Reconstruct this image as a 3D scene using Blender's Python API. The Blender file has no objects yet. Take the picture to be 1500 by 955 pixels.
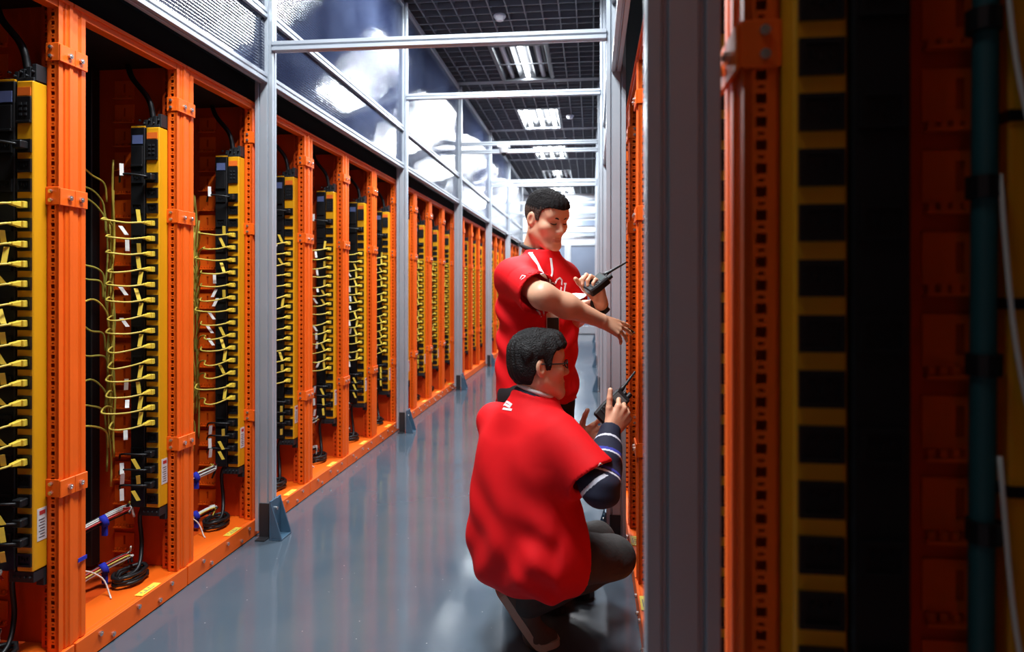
import bpy, bmesh, math, random
import numpy as np
from mathutils import Vector, Matrix

random.seed(7)
R = math.radians
H = 1.225                                  # camera height above the floor, the layout unit
YAW = math.atan(117 / 980)
FPX = 980.0
COL = bpy.context.scene.collection
SC = bpy.context.scene

# ---------------------------------------------------------------- camera
cam_d = bpy.data.cameras.new('camera')
cam_d.sensor_width = 36
cam_d.lens = FPX / 1500 * 36
cam_d.shift_y = -57 / 1500
cam_d.clip_start = 0.02
cam_d.dof.use_dof = True
cam_d.dof.focus_distance = 2.45
cam_d.dof.aperture_fstop = 3.2
cam = bpy.data.objects.new('camera', cam_d)
COL.objects.link(cam)
cam.location = (0, 0, H)
cam.rotation_euler = (R(90), 0, YAW)
SC.camera = cam

# ---------------------------------------------------------------- world, exposure
w = bpy.data.worlds.new('world'); SC.world = w
w.use_nodes = True
w.node_tree.nodes['Background'].inputs[0].default_value = (0.55, 0.65, 0.8, 1)
w.node_tree.nodes['Background'].inputs[1].default_value = 0.02
SC.view_settings.view_transform = 'Standard'
SC.view_settings.look = 'None'
SC.view_settings.gamma = 1
SC.view_settings.use_curve_mapping = False
SC.view_settings.exposure = 1.0
SC.cycles.max_bounces = 8
SC.cycles.use_denoising = True
SC.cycles.sample_clamp_indirect = 6

# fluorescent troffers in the suspended ceiling: (start along aisle in H, lit tubes)
CEIL = 2.97 * H
TROFFERS = [(-0.55, (0, 0.09, 0)), (1.10, (1, 1, 1)), (3.40, (1, 1, 1)), (5.40, (0, 1, 0)), (7.32, (1, 1, 1)),
            (9.35, (1, 1, 1)), (11.3, (0, 1, 0)), (13.3, (1, 1, 1))]
TUBE_W = 26.0                                # watts of light per lit tube
LAMP_COL = (0.90, 0.96, 1.0)

def cam_ray(px, py):
    """direction of a photo pixel, scaled so that its Y is 1"""
    t = (px - 750) / FPX; v = (420 - py) / FPX
    X = t * math.cos(YAW) - math.sin(YAW); Y = t * math.sin(YAW) + math.cos(YAW)
    return X / Y, 1.0, v / Y
def at(px, py, Y):
    """the point of the room at distance Y (metres down the aisle) seen at a pixel"""
    a, b, c = cam_ray(px, py)
    return Vector((a * Y, Y, H + c * Y))

# ---------------------------------------------------------------- materials
def mat(name, col, rough=0.5, metal=0.0, spec=0.5, noise=0.0, nscale=8.0, bump=0.0, bscale=60.0, emit=None, coat=0.0, alpha=1.0, sss=0.0, spread=None):
    m = bpy.data.materials.new(name); m.use_nodes = True
    nt = m.node_tree; b = nt.nodes['Principled BSDF']
    b.inputs['Base Color'].default_value = (*col, 1)
    b.inputs['Roughness'].default_value = rough
    b.inputs['Metallic'].default_value = metal
    b.inputs['Specular IOR Level'].default_value = spec
    b.inputs['Coat Weight'].default_value = coat
    b.inputs['Alpha'].default_value = alpha
    if sss:
        b.inputs['Subsurface Weight'].default_value = sss
        b.inputs['Subsurface Radius'].default_value = (0.02, 0.007, 0.004)
        b.inputs['Subsurface Scale'].default_value = 0.5
    tc = nt.nodes.new('ShaderNodeTexCoord')
    if noise:
        n = nt.nodes.new('ShaderNodeTexNoise'); n.inputs['Scale'].default_value = nscale; n.inputs['Detail'].default_value = 4
        nt.links.new(tc.outputs['Object'], n.inputs['Vector'])
        r = nt.nodes.new('ShaderNodeValToRGB')
        r.color_ramp.elements[0].position = 0.3; r.color_ramp.elements[1].position = 0.7
        r.color_ramp.elements[0].color = (*[c * (1 - noise) for c in col], 1)
        r.color_ramp.elements[1].color = (*[min(1, c * (1 + noise)) for c in (spread or col)], 1)
        nt.links.new(n.outputs['Fac'], r.inputs['Fac']); nt.links.new(r.outputs['Color'], b.inputs['Base Color'])
        mr = nt.nodes.new('ShaderNodeMapRange'); mr.inputs['To Min'].default_value = max(0, rough - 0.06); mr.inputs['To Max'].default_value = min(1, rough + 0.08)
        nt.links.new(n.outputs['Fac'], mr.inputs['Value']); nt.links.new(mr.outputs['Result'], b.inputs['Roughness'])
    if bump:
        n2 = nt.nodes.new('ShaderNodeTexNoise'); n2.inputs['Scale'].default_value = bscale; n2.inputs['Detail'].default_value = 3
        nt.links.new(tc.outputs['Object'], n2.inputs['Vector'])
        bp = nt.nodes.new('ShaderNodeBump'); bp.inputs['Strength'].default_value = bump; bp.inputs['Distance'].default_value = 0.01
        nt.links.new(n2.outputs['Fac'], bp.inputs['Height']); nt.links.new(bp.outputs['Normal'], b.inputs['Normal'])
    if emit:
        b.inputs['Emission Color'].default_value = (*emit[0], 1); b.inputs['Emission Strength'].default_value = emit[1]
    return m

M = {}
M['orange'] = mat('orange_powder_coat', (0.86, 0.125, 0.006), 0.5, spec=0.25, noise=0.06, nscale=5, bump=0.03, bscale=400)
M['orange_shaded'] = mat('orange_shaded_inside', (0.60, 0.06, 0.004), 0.6, spec=0.2, noise=0.08, nscale=6)  # the rack orange, darkened to paint in the shade inside the racks
M['yellow'] = mat('yellow_enamel', (0.80, 0.37, 0.008), 0.38, noise=0.04, nscale=6)
M['black'] = mat('black_plastic', (0.006, 0.006, 0.007), 0.45)
M['black_sheet'] = mat('black_sheet', (0.004, 0.004, 0.005), 0.6, noise=0.2, nscale=5)
M['black_matte'] = mat('black_matte_foam', (0.003, 0.003, 0.0035), 0.9, spec=0.1)
M['dark_metal'] = mat('dark_fitting', (0.03, 0.032, 0.036), 0.45, metal=0.3)
M['alu'] = mat('anodised_aluminium', (0.50, 0.54, 0.59), 0.36, metal=0.45, noise=0.05, nscale=3)
M['steel'] = mat('bolt_steel', (0.66, 0.62, 0.57), 0.25, metal=0.9)
M['beige'] = mat('beige_latch', (0.62, 0.42, 0.24), 0.5)
M['bracket_blue'] = mat('blue_grey_bracket', (0.07, 0.14, 0.21), 0.35, metal=0.3, noise=0.1)
M['white_plastic'] = mat('white_plastic', (0.75, 0.76, 0.78), 0.4)
M['cord_yellow'] = mat('yellow_cord', (0.66, 0.50, 0.075), 0.45)
M['cord_olive'] = mat('olive_cord', (0.42, 0.36, 0.06), 0.5)
M['plug_yellow'] = mat('yellow_plug', (0.82, 0.58, 0.06), 0.4)
M['tag_yellow'] = mat('yellow_tag', (0.85, 0.62, 0.06), 0.6, noise=0.06, nscale=60)
M['tag_white'] = mat('white_tag', (0.80, 0.79, 0.74), 0.6, noise=0.06, nscale=60)
M['velcro'] = mat('blue_velcro', (0.01, 0.02, 0.42), 0.8)
M['wire_white'] = mat('white_wire', (0.72, 0.72, 0.66), 0.45)
M['wire_red'] = mat('red_wire', (0.5, 0.012, 0.01), 0.45)
M['wire_teal'] = mat('teal_cable', (0.01, 0.085, 0.095), 0.6)
M['screen_orange'] = mat('orange_label', (0.85, 0.16, 0.02), 0.4)
M['screen_blue'] = mat('blue_grey_label', (0.13, 0.17, 0.36), 0.4)
M['sticker'] = mat('white_sticker', (0.72, 0.71, 0.70), 0.5)
M['ink'] = mat('sticker_ink', (0.12, 0.12, 0.13), 0.6)
M['ink_red'] = mat('sticker_red_ink', (0.5, 0.03, 0.03), 0.6)
M['louvre'] = mat('ceiling_louvre', (0.17, 0.18, 0.20), 0.5)
M['ceiling_dark'] = mat('ceiling_void', (0.012, 0.013, 0.016), 0.9)
M['trof'] = mat('troffer_reflector', (0.07, 0.075, 0.085), 0.4, metal=0.1)
M['tube_off'] = mat('tube_unlit', (0.6, 0.62, 0.66), 0.3)
M['tube_on'] = mat('tube_lit', (1, 1, 1), 0.3, emit=((0.93, 0.97, 1.0), 5.0))
M['wall'] = mat('grey_wall', (0.10, 0.105, 0.12), 0.8, noise=0.06)
M['wall_end'] = mat('white_end_wall', (0.78, 0.81, 0.86), 0.5, noise=0.03)
M['door_glass'] = mat('door_glass', (0.20, 0.24, 0.32), 0.08, spec=0.8, noise=0.1, nscale=1.5)

def floor_material():
    m = bpy.data.materials.new('blue_grey_epoxy'); m.use_nodes = True
    nt = m.node_tree; b = nt.nodes['Principled BSDF']
    tc = nt.nodes.new('ShaderNodeTexCoord')
    n = nt.nodes.new('ShaderNodeTexNoise'); n.inputs['Scale'].default_value = 1.6; n.inputs['Detail'].default_value = 5
    nt.links.new(tc.outputs['Object'], n.inputs['Vector'])
    r = nt.nodes.new('ShaderNodeValToRGB')
    r.color_ramp.elements[0].position = 0.3; r.color_ramp.elements[0].color = (0.060, 0.088, 0.118, 1)
    r.color_ramp.elements[1].position = 0.75; r.color_ramp.elements[1].color = (0.095, 0.120, 0.145, 1)
    nt.links.new(n.outputs['Fac'], r.inputs['Fac']); 
    # fine pale specks of dust
    v = nt.nodes.new('ShaderNodeTexVoronoi'); v.inputs['Scale'].default_value = 14
    nt.links.new(tc.outputs['Object'], v.inputs['Vector'])
    lt = nt.nodes.new('ShaderNodeMath'); lt.operation = 'LESS_THAN'; lt.inputs[1].default_value = 0.035
    nt.links.new(v.outputs['Distance'], lt.inputs[0])
    mx = nt.nodes.new('ShaderNodeMix'); mx.data_type = 'RGBA'
    nt.links.new(lt.outputs[0], mx.inputs['Factor']); nt.links.new(r.outputs['Color'], mx.inputs['A']); mx.inputs['B'].default_value = (0.36, 0.38, 0.4, 1)
    nt.links.new(mx.outputs['Result'], b.inputs['Base Color'])
    n2 = nt.nodes.new('ShaderNodeTexNoise'); n2.inputs['Scale'].default_value = 5; n2.inputs['Detail'].default_value = 6
    nt.links.new(tc.outputs['Object'], n2.inputs['Vector'])
    mr = nt.nodes.new('ShaderNodeMapRange'); mr.inputs['From Min'].default_value = 0.3; mr.inputs['From Max'].default_value = 0.7
    mr.inputs['To Min'].default_value = 0.07; mr.inputs['To Max'].default_value = 0.16
    nt.links.new(n2.outputs['Fac'], mr.inputs['Value']); nt.links.new(mr.outputs['Result'], b.inputs['Roughness'])
    n3 = nt.nodes.new('ShaderNodeTexNoise'); n3.inputs['Scale'].default_value = 3.0
    nt.links.new(tc.outputs['Object'], n3.inputs['Vector'])
    bp = nt.nodes.new('ShaderNodeBump'); bp.inputs['Strength'].default_value = 0.06; bp.inputs['Distance'].default_value = 0.02
    nt.links.new(n3.outputs['Fac'], bp.inputs['Height']); nt.links.new(bp.outputs['Normal'], b.inputs['Normal'])
    b.inputs['Specular IOR Level'].default_value = 0.75
    return m
M['floor'] = floor_material()

def ribbed_panel_material():
    """multiwall polycarbonate: hazy blue-grey sheet, fine ribs along its length"""
    m = bpy.data.materials.new('ribbed_polycarbonate'); m.use_nodes = True
    nt = m.node_tree; b = nt.nodes['Principled BSDF']
    tc = nt.nodes.new('ShaderNodeTexCoord')
    wv = nt.nodes.new('ShaderNodeTexWave'); wv.wave_type = 'BANDS'; wv.bands_direction = 'Z'; wv.inputs['Scale'].default_value = 22; wv.inputs['Distortion'].default_value = 0.15
    nt.links.new(tc.outputs['Object'], wv.inputs['Vector'])
    n = nt.nodes.new('ShaderNodeTexNoise'); n.inputs['Scale'].default_value = 2.2
    nt.links.new(tc.outputs['Object'], n.inputs['Vector'])
    r = nt.nodes.new('ShaderNodeValToRGB')
    r.color_ramp.elements[0].position = 0.3; r.color_ramp.elements[0].color = (0.018, 0.024, 0.055, 1)
    r.color_ramp.elements[1].position = 0.7; r.color_ramp.elements[1].color = (0.05, 0.065, 0.12, 1)
    nt.links.new(n.outputs['Fac'], r.inputs['Fac']); nt.links.new(r.outputs['Color'], b.inputs['Base Color'])
    b.inputs['Roughness'].default_value = 0.075
    b.inputs['Specular IOR Level'].default_value = 0.3
    b.inputs['IOR'].default_value = 1.45
    b.inputs['Alpha'].default_value = 0.82
    n4 = nt.nodes.new('ShaderNodeTexNoise'); n4.inputs['Scale'].default_value = 3.5
    nt.links.new(tc.outputs['Object'], n4.inputs['Vector'])
    b2 = nt.nodes.new('ShaderNodeBump'); b2.inputs['Strength'].default_value = 0.07; b2.inputs['Distance'].default_value = 0.03
    nt.links.new(n4.outputs['Fac'], b2.inputs['Height'])
    bp = nt.nodes.new('ShaderNodeBump'); bp.inputs['Strength'].default_value = 0.25; bp.inputs['Distance'].default_value = 0.004
    nt.links.new(wv.outputs['Fac'], bp.inputs['Height']); nt.links.new(b2.outputs['Normal'], bp.inputs['Normal']); nt.links.new(bp.outputs['Normal'], b.inputs['Normal'])
    return m
M['panel'] = ribbed_panel_material()

# ---------------------------------------------------------------- mesh helpers
def tag(o, label=None, cat=None, group=None, kind=None):
    if label: o['label'] = label
    if cat: o['category'] = cat
    if group: o['group'] = group
    if kind: o['kind'] = kind
    return o
def link(name, data, parent=None, loc=(0, 0, 0), rot=None, scale=None):
    o = bpy.data.objects.new(name, data); COL.objects.link(o)
    o.location = loc
    if rot: o.rotation_euler = rot
    if scale: o.scale = scale
    o.parent = parent
    return o
def empty(name, loc=(0, 0, 0), scale=None):
    return link(name, None, None, loc, None, scale)

class MB:
    def __init__(s): s.v, s.f, s.m = [], [], []
    def add(s, vs, fs, mi=0):
        o = len(s.v); s.v += [tuple(v) for v in vs]; s.f += [[i + o for i in f] for f in fs]; s.m += [mi] * len(fs); return s
    def box(s, lo, hi, mi=0):
        x0, y0, z0 = [min(a, b) for a, b in zip(lo, hi)]; x1, y1, z1 = [max(a, b) for a, b in zip(lo, hi)]
        return s.add([(x0,y0,z0),(x1,y0,z0),(x1,y1,z0),(x0,y1,z0),(x0,y0,z1),(x1,y0,z1),(x1,y1,z1),(x0,y1,z1)],
                     [(0,3,2,1),(4,5,6,7),(0,1,5,4),(1,2,6,5),(2,3,7,6),(3,0,4,7)], mi)
    def prism(s, poly, a, b, axis='z', mi=0):
        n = len(poly)
        def P(p, t): return {'z': (p[0], p[1], t), 'y': (p[0], t, p[1]), 'x': (t, p[0], p[1])}[axis]
        return s.add([P(p, a) for p in poly] + [P(p, b) for p in poly],
                     [list(range(n))[::-1], list(range(n, 2*n))] + [(i, (i+1) % n, n + (i+1) % n, n + i) for i in range(n)], mi)
    def cyl(s, a, b, r, n=10, r2=None, mi=0):
        a, b = Vector(a), Vector(b); d = (b - a).normalized()
        u = d.orthogonal().normalized(); w_ = d.cross(u); r2 = r if r2 is None else r2
        vs = [a + (u * math.cos(2*math.pi*i/n) + w_ * math.sin(2*math.pi*i/n)) * r for i in range(n)] + \
             [b + (u * math.cos(2*math.pi*i/n) + w_ * math.sin(2*math.pi*i/n)) * r2 for i in range(n)]
        return s.add(vs, [list(range(n))[::-1], list(range(n, 2*n))] + [(i, (i+1) % n, n + (i+1) % n, n + i) for i in range(n)], mi)
    def tube(s, pts, r, n=6, closed=False, mi=0):
        pts = [Vector(p) for p in pts]; N = len(pts)
        rr = r if isinstance(r, (list, tuple)) else [r] * N
        vs = []; u = None
        for i, p in enumerate(pts):
            if closed: d = pts[(i+1) % N] - pts[i-1]
            else: d = pts[min(i+1, N-1)] - pts[max(i-1, 0)]
            d = d.normalized() if d.length > 1e-9 else Vector((0, 0, 1))
            u = d.orthogonal().normalized() if u is None else (u - d * u.dot(d)).normalized()
            w_ = d.cross(u)
            vs += [p + (u * math.cos(2*math.pi*k/n) + w_ * math.sin(2*math.pi*k/n)) * rr[i] for k in range(n)]
        fs = []
        for i in range(N if closed else N - 1):
            j = (i + 1) % N
            for k in range(n): fs.append((i*n+k, i*n+(k+1) % n, j*n+(k+1) % n, j*n+k))
        if not closed: fs += [list(range(n))[::-1], [(N-1)*n+k for k in range(n)]]
        return s.add(vs, fs, mi)
    def mesh(s, name, mats, smooth=False, bevel=0.0, seg=1):
        me = bpy.data.meshes.new(name); me.from_pydata(s.v, [], s.f)
        for m in (mats if isinstance(mats, (list, tuple)) else [mats]): me.materials.append(m)
        me.polygons.foreach_set('material_index', s.m)
        bm = bmesh.new(); bm.from_mesh(me)
        bmesh.ops.recalc_face_normals(bm, faces=bm.faces)
        if bevel:
            es = [e for e in bm.edges if len(e.link_faces) == 2 and e.calc_face_angle(0) > 0.6]
            bmesh.ops.bevel(bm, geom=es, offset=bevel, segments=seg, affect='EDGES', profile=0.5, clamp_overlap=True)
        bm.to_mesh(me); bm.free()
        if smooth: me.polygons.foreach_set('use_smooth', [True] * len(me.polygons))
        me.update()
        return me
    def build(s, name, mats, parent=None, loc=(0, 0, 0), smooth=False, bevel=0.0, **k):
        return link(name, s.mesh(name, mats, smooth, bevel), parent, loc, **k)

def crom(pts, n=6):
    """smooth curve through the points"""
    p = [Vector(q) for q in pts]; p = [p[0]*2 - p[1]] + p + [p[-1]*2 - p[-2]]
    out = []
    for i in range(1, len(p) - 2):
        for k in range(n):
            t = k / n
            out.append(0.5 * (2*p[i] + (p[i+1]-p[i-1])*t + (2*p[i-1]-5*p[i]+4*p[i+1]-p[i+2])*t*t + (3*p[i]-p[i-1]-3*p[i+1]+p[i+2])*t**3))
    return out + [p[-2]]
ORD = ['first', 'second', 'third', 'fourth', 'fifth', 'sixth', 'seventh', 'eighth', 'ninth', 'tenth', 'eleventh', 'twelfth', 'thirteenth', 'fourteenth',
       'fifteenth', 'sixteenth', 'seventeenth', 'eighteenth', 'nineteenth', 'twentieth', 'twenty-first', 'twenty-second', 'twenty-third', 'twenty-fourth',
       'twenty-fifth', 'twenty-sixth', 'twenty-seventh', 'twenty-eighth', 'twenty-ninth', 'thirtieth', 'thirty-first', 'thirty-second']

# ---------------------------------------------------------------- the room shell
X0, X1, Y0, Y1 = -3.3, 2.2, -2.2, 14.3 * H
tag(MB().box((X0 - .1, Y0 - .1, -0.1), (X1 + .1, Y1 + .1, 0)).build('floor', M['floor']), kind='structure')
ceiling = MB().box((X0 - .1, Y0 - .1, CEIL + 0.22), (X1 + .1, Y1 + .1, CEIL + 0.32)).build('ceiling', M['ceiling_dark']); tag(ceiling, kind='structure')
tag(MB().box((X0 - .1, Y0, 0), (X0, Y1, CEIL + .22)).build('wall_left', M['wall']), kind='structure')
tag(MB().box((X1, Y0, 0), (X1 + .1, Y1, CEIL + .22)).build('wall_right', M['wall']), kind='structure')
tag(MB().box((X0, Y0 - .1, 0), (X1, Y0, CEIL + .22)).build('wall_front', M['wall']), kind='structure')

# suspended egg-crate ceiling: louvre panels 0.6 m square in three rows over the aisle, solid sheets over the racks
GX = [-1.635, -1.035, -0.435, 0.165]
BT, BD = 0.011, 0.055
mb = MB()
for i in range(5): 
    c = i * 0.15
    mb.box((c - BT/2 if i else 0, 0, 0), (c + BT/2 if i < 4 else 0.6, 0.6, BD))
    mb.box((0, c - BT/2 if i else 0, 0.001), (0.6, c + BT/2 if i < 4 else 0.6, BD - 0.001))
louvre_me = mb.mesh('louvre_panel', M['louvre'])
tbar = MB().box((0, -0.012, -0.004), (1.8, 0.012, 0.002)).mesh('ceiling_bar', M['louvre'])
tbar_wide = MB().box((0, -0.06, -0.006), (1.8, 0.06, 0.03)).mesh('ceiling_strip', M['louvre'])
troff_cells = set()
TROF_POS = []
y_first = -1.8
for ys, lit in TROFFERS:
    j = round((ys * H - y_first) / 0.6)
    troff_cells |= {j, j + 1}; TROF_POS.append((y_first + j * 0.6, lit))
j = 0; y = y_first
while y < Y1 - 0.01:
    for i in range(3):
        if i == 1 and j in troff_cells: continue
        if y + 0.6 <= Y1 + 0.3: link('louvre_panel', louvre_me, ceiling, (GX[i], min(y, Y1 - 0.6), CEIL))
    link('ceiling_bar' if j % 4 else 'ceiling_strip', tbar if j % 4 else tbar_wide, ceiling, (GX[0], y, CEIL))
    j += 1; y += 0.6
for side, (a, b) in (('left', (X0, GX[0] - 0.003)), ('right', (GX[3] + 0.003, X1))):
    MB().box((a, Y0, CEIL), (b, Y1, CEIL + 0.03)).build('ceiling_sheet', M['louvre'], ceiling)

# troffers
mb = MB()
mb.box((0, 0, 0), (0.6, 0.035, 0.02)); mb.box((0, 1.165, 0), (0.6, 1.2, 0.02)); mb.box((0, 0.035, 0), (0.035, 1.165, 0.02)); mb.box((0.565, 0.035, 0), (0.6, 1.165, 0.02))
trof_frame = mb.mesh('frame', M['trof'], bevel=0.003)
mb = MB()
prof = [(0.035, 0.0), (0.07, 0.085), (0.17, 0.085), (0.205, 0.03), (0.24, 0.085), (0.36, 0.085), (0.395, 0.03), (0.43, 0.085), (0.53, 0.085), (0.565, 0.0), (0.565, 0.1), (0.035, 0.1)]
mb.prism(prof, 0.035, 1.165, 'y'); mb.box((0.035, 0.035, 0.0), (0.565, 0.06, 0.095)); mb.box((0.035, 1.14, 0.0), (0.565, 1.165, 0.095))
trof_refl = mb.mesh('reflector', M['trof'])
tube_me = {}
for on in (0, 1):
    tube_me[on] = MB().cyl((0, 0.07, 0), (0, 1.13, 0), 0.026, 12).cyl((0, 0.06, 0), (0, 0.075, 0), 0.028, 10).cyl((0, 1.125, 0), (0, 1.14, 0), 0.028, 10).mesh('tube', M['tube_on' if on else 'tube_off'], smooth=True)
for i, (y, lit) in enumerate(TROF_POS):
    t = empty('ceiling_light', (GX[1], y, CEIL - 0.004))
    what = 'with all three tubes lit' if sum(lit) == 3 else ('with only its middle tube lit' if sum(lit) == 1 else 'with one dim tube')
    tag(t, f'recessed ceiling light {what}, {ORD[i]} along the aisle', 'ceiling light', 'recessed lights over the aisle')
    link('frame', trof_frame, t); link('reflector', trof_refl, t)
    for k, on in enumerate(lit):
        link('tube', tube_me[1 if on else 0], t, (0.12 + 0.18 * k, 0, 0.05))
        if on:
            L = bpy.data.lights.new('tube_light', 'AREA'); L.shape = 'RECTANGLE'; L.size = 0.075; L.size_y = 1.05; L.energy = TUBE_W * on; L.color = LAMP_COL
            link('tube_light', L, t, (0.12 + 0.18 * k, 0.6, 0.022))
sd = MB().cyl((0, 0, 0), (0, 0, -0.02), 0.055, 18, 0.055).cyl((0, 0, -0.02), (0, 0, -0.05), 0.05, 18, 0.03).mesh('detector_body', M['white_plastic'], bevel=0.003)
for px, py, lab in ((732, 21, 'round white smoke detector on the ceiling nearest the camera'), (835, 168, 'round smoke detector right of the three-tube ceiling light')):
    a, b, c = cam_ray(px, py); Y = (CEIL - H) / c
    t = tag(empty('smoke_detector', (a * Y, Y, CEIL - 0.004)), lab, 'smoke detector', 'smoke detectors on the ceiling')
    link('detector_body', sd, t)

# ---------------------------------------------------------------- end wall with its door
ye = Y1
wb = MB().box((X0, ye, 0), (X1, ye + 0.1, CEIL + 0.22)).build('wall_back', M['wall_end']); tag(wb, kind='structure')
def leaf(name, xa, xb, lab):
    t = MB()
    za, zb, f = 0.02, 1.94 * H, 0.07
    y0, y1 = ye - 0.06, ye - 0.005
    t.box((xa, y0, za), (xa + f, y1, zb)); t.box((xb - f, y0, za), (xb, y1, zb)); t.box((xa + f, y0, zb - f), (xb - f, y1, zb)); t.box((xa + f, y0, za), (xb - f, y1, za + 0.2)); 
    t.box((xa + f, y0, 0.72), (xb - f, y1, 0.80))
    d = t.build(name, M['alu'], bevel=0.004); tag(d, lab, None, None, 'structure')
    MB().box((xa + f - .005, ye - 0.04, za + 0.2), (xb - f + .005, ye - 0.025, 0.72)).build('pane', M['door_glass'], d)
    MB().box((xa + f - .005, ye - 0.04, 0.80), (xb - f + .005, ye - 0.025, zb - f)).build('pane', M['door_glass'], d)
    hx = xa + 0.035
    MB().cyl((hx, ye - 0.1, 0.9), (hx, ye - 0.1, 1.3), 0.012, 8).cyl((hx, ye - 0.1, 0.95), (hx, ye - 0.06, 0.95), 0.008, 6).cyl((hx, ye - 0.1, 1.25), (hx, ye - 0.06, 1.25), 0.008, 6).build('handle', M['steel'], d, smooth=True)
leaf('door_1', -0.50 * H, 0.16 * H, 'glazed aluminium door at the far end of the aisle')
leaf('door_2', -1.20 * H, -0.52 * H, 'second glazed aluminium door leaf at the far end')
for i, (za, zb) in enumerate(((2.05, 2.15), (2.3, 2.42), (2.55, 2.62), (2.72, 2.85))):
    tag(MB().box((-0.38 * H, ye - 0.03, za * H), (0.14 * H, ye - 0.002, zb * H)).build(f'window_{i+1}', M['door_glass']), kind='structure')
# ---------------------------------------------------------------- aluminium containment frame
def profile(cx, cy, wx, wy, slot=0.008, deep=0.011, nx=1, ny=1):
    """cross-section of a T-slot extrusion: slots on every side"""
    x0, x1, y0, y1 = cx - wx/2, cx + wx/2, cy - wy/2, cy + wy/2
    pts = [(x0, y0)]
    def side(a, b, n, inward):
        a, b, inw = Vector(a), Vector(b), Vector(inward); d = b - a
        for i in range(n):
            c = a + d * ((i + 0.5) / n); e = d.normalized() * slot / 2
            for q in (c - e, c - e + inw * deep, c + e + inw * deep, c + e): pts.append((q.x, q.y))
        pts.append((b.x, b.y))
    side((x0, y0), (x1, y0), nx, (0, 1)); side((x1, y0), (x1, y1), ny, (-1, 0)); side((x1, y1), (x0, y1), nx, (0, -1)); side((x0, y1), (x0, y0), ny, (1, 0))
    return pts[:-1]
PW, PD = 0.090, 0.045
def bev_poly(p): return p
post_me = MB().prism(profile(0, 0, PW, PD, nx=2, ny=1), 0.03, CEIL - 0.012).mesh('extrusion', M['alu'], bevel=0.0015)
def bracket_meshes():
    b = MB()                                   # local +x points into the aisle
    x = PW / 2
    b.box((x, -0.055, 0.0), (x + 0.062, 0.055, 0.008))
    b.box((x, -0.055, 0.0), (x + 0.008, 0.055, 0.19))
    for s in (-1, 1): b.prism([(x + 0.008, 0.008), (x + 0.062, 0.008), (x + 0.056, 0.03), (x + 0.008, 0.18)], s * 0.055, s * 0.047, 'y')
    side = MB(); side.box((-0.02, -PD/2 - 0.006, 0.0), (0.03, -PD/2 - 0.0005, 0.17)); side.box((-0.02, -PD/2 - 0.05, 0.0), (0.03, -PD/2, 0.007))
    bolt = MB().cyl((x + 0.0155, 0, 0.14), (x + 0.008, 0, 0.14), 0.009, 8).cyl((x + 0.0155, 0, 0.06), (x + 0.008, 0, 0.06), 0.009, 8)
    return b.mesh('foot_bracket', M['bracket_blue'], bevel=0.0015), side.mesh('side_plate', M['dark_metal'], bevel=0.001), MB().cyl((0, 0, 0), (0.008, 0, 0), 0.008, 8).mesh('bolt', M['steel'])
brk_me, sidep_me, bolt_x_me = bracket_meshes()
PXL, PXR = -1.300 * H, 0.0915 * H
POST_L = [(0.60 + 1.95 * k) * H for k in range(8)]
POST_R = [0.705 * H] + [(2.575 + 1.95 * k) * H for k in range(7)]
def post(x, y, sgn, lab, detail=True):
    t = empty('aluminium_post', (x, y, 0), (sgn, 1, 1)); tag(t, lab, 'post', 'aluminium posts of the aisle frame')
    link('extrusion', post_me, t); fb = link('foot_bracket', brk_me, t); sp = link('side_plate', sidep_me, t)
    if detail:
        for z in (0.06, 0.14): link('bolt', bolt_x_me, fb, (PW/2 + 0.008, 0, z))
for i, y in enumerate(POST_L):
    if y > Y1 - .1: continue
    post(PXL, y, 1, f'slotted silver aluminium post in front of the left racks, {ORD[i-1]} from the camera' if i else 'slotted aluminium post at the left edge beside the camera', i < 5)
for i, y in enumerate(POST_R):
    if y > Y1 - .1: continue
    post(PXR, y, -1, 'wide grey aluminium post close to the camera at right' if i == 0 else f'slotted silver aluminium post on the right, {ORD[i-1]} beyond the wide near one', i < 5)

# cross beams over the aisle
xa, xb = PXL + PW / 2, PXR - PW / 2
beam_me = MB().prism(profile(0, 0, 0.045, 0.045), xa, xb, 'x').mesh('cross_rail', M['alu'], bevel=0.0015)
k = 0
BEAMS = [(1, 1.957, 0.0), (2, 2.306, 0), (3, 2.395, 0), (3, 2.318, 0.0), (4, 2.335, 0), (4, 2.285, 0), (5, 2.306, 0), (5, 2.15, 0), (6, 2.306, 0), (6, 2.0, 0), (7, 2.5, 0), (7, 2.1, 0)]
for i, z, dz in BEAMS:
    if POST_L[i] > Y1 - 0.05: continue
    o = link('cross_rail', beam_me, None, (0, (POST_L[i] + POST_R[i]) / 2, z * H))
    tag(o, f'silver aluminium cross beam spanning the aisle overhead, {ORD[k]} from the camera', 'beam', 'cross beams over the aisle'); k += 1
    ang = math.atan2(POST_R[i] - POST_L[i], PXR - PXL); o.rotation_euler = (0, 0, ang)

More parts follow.
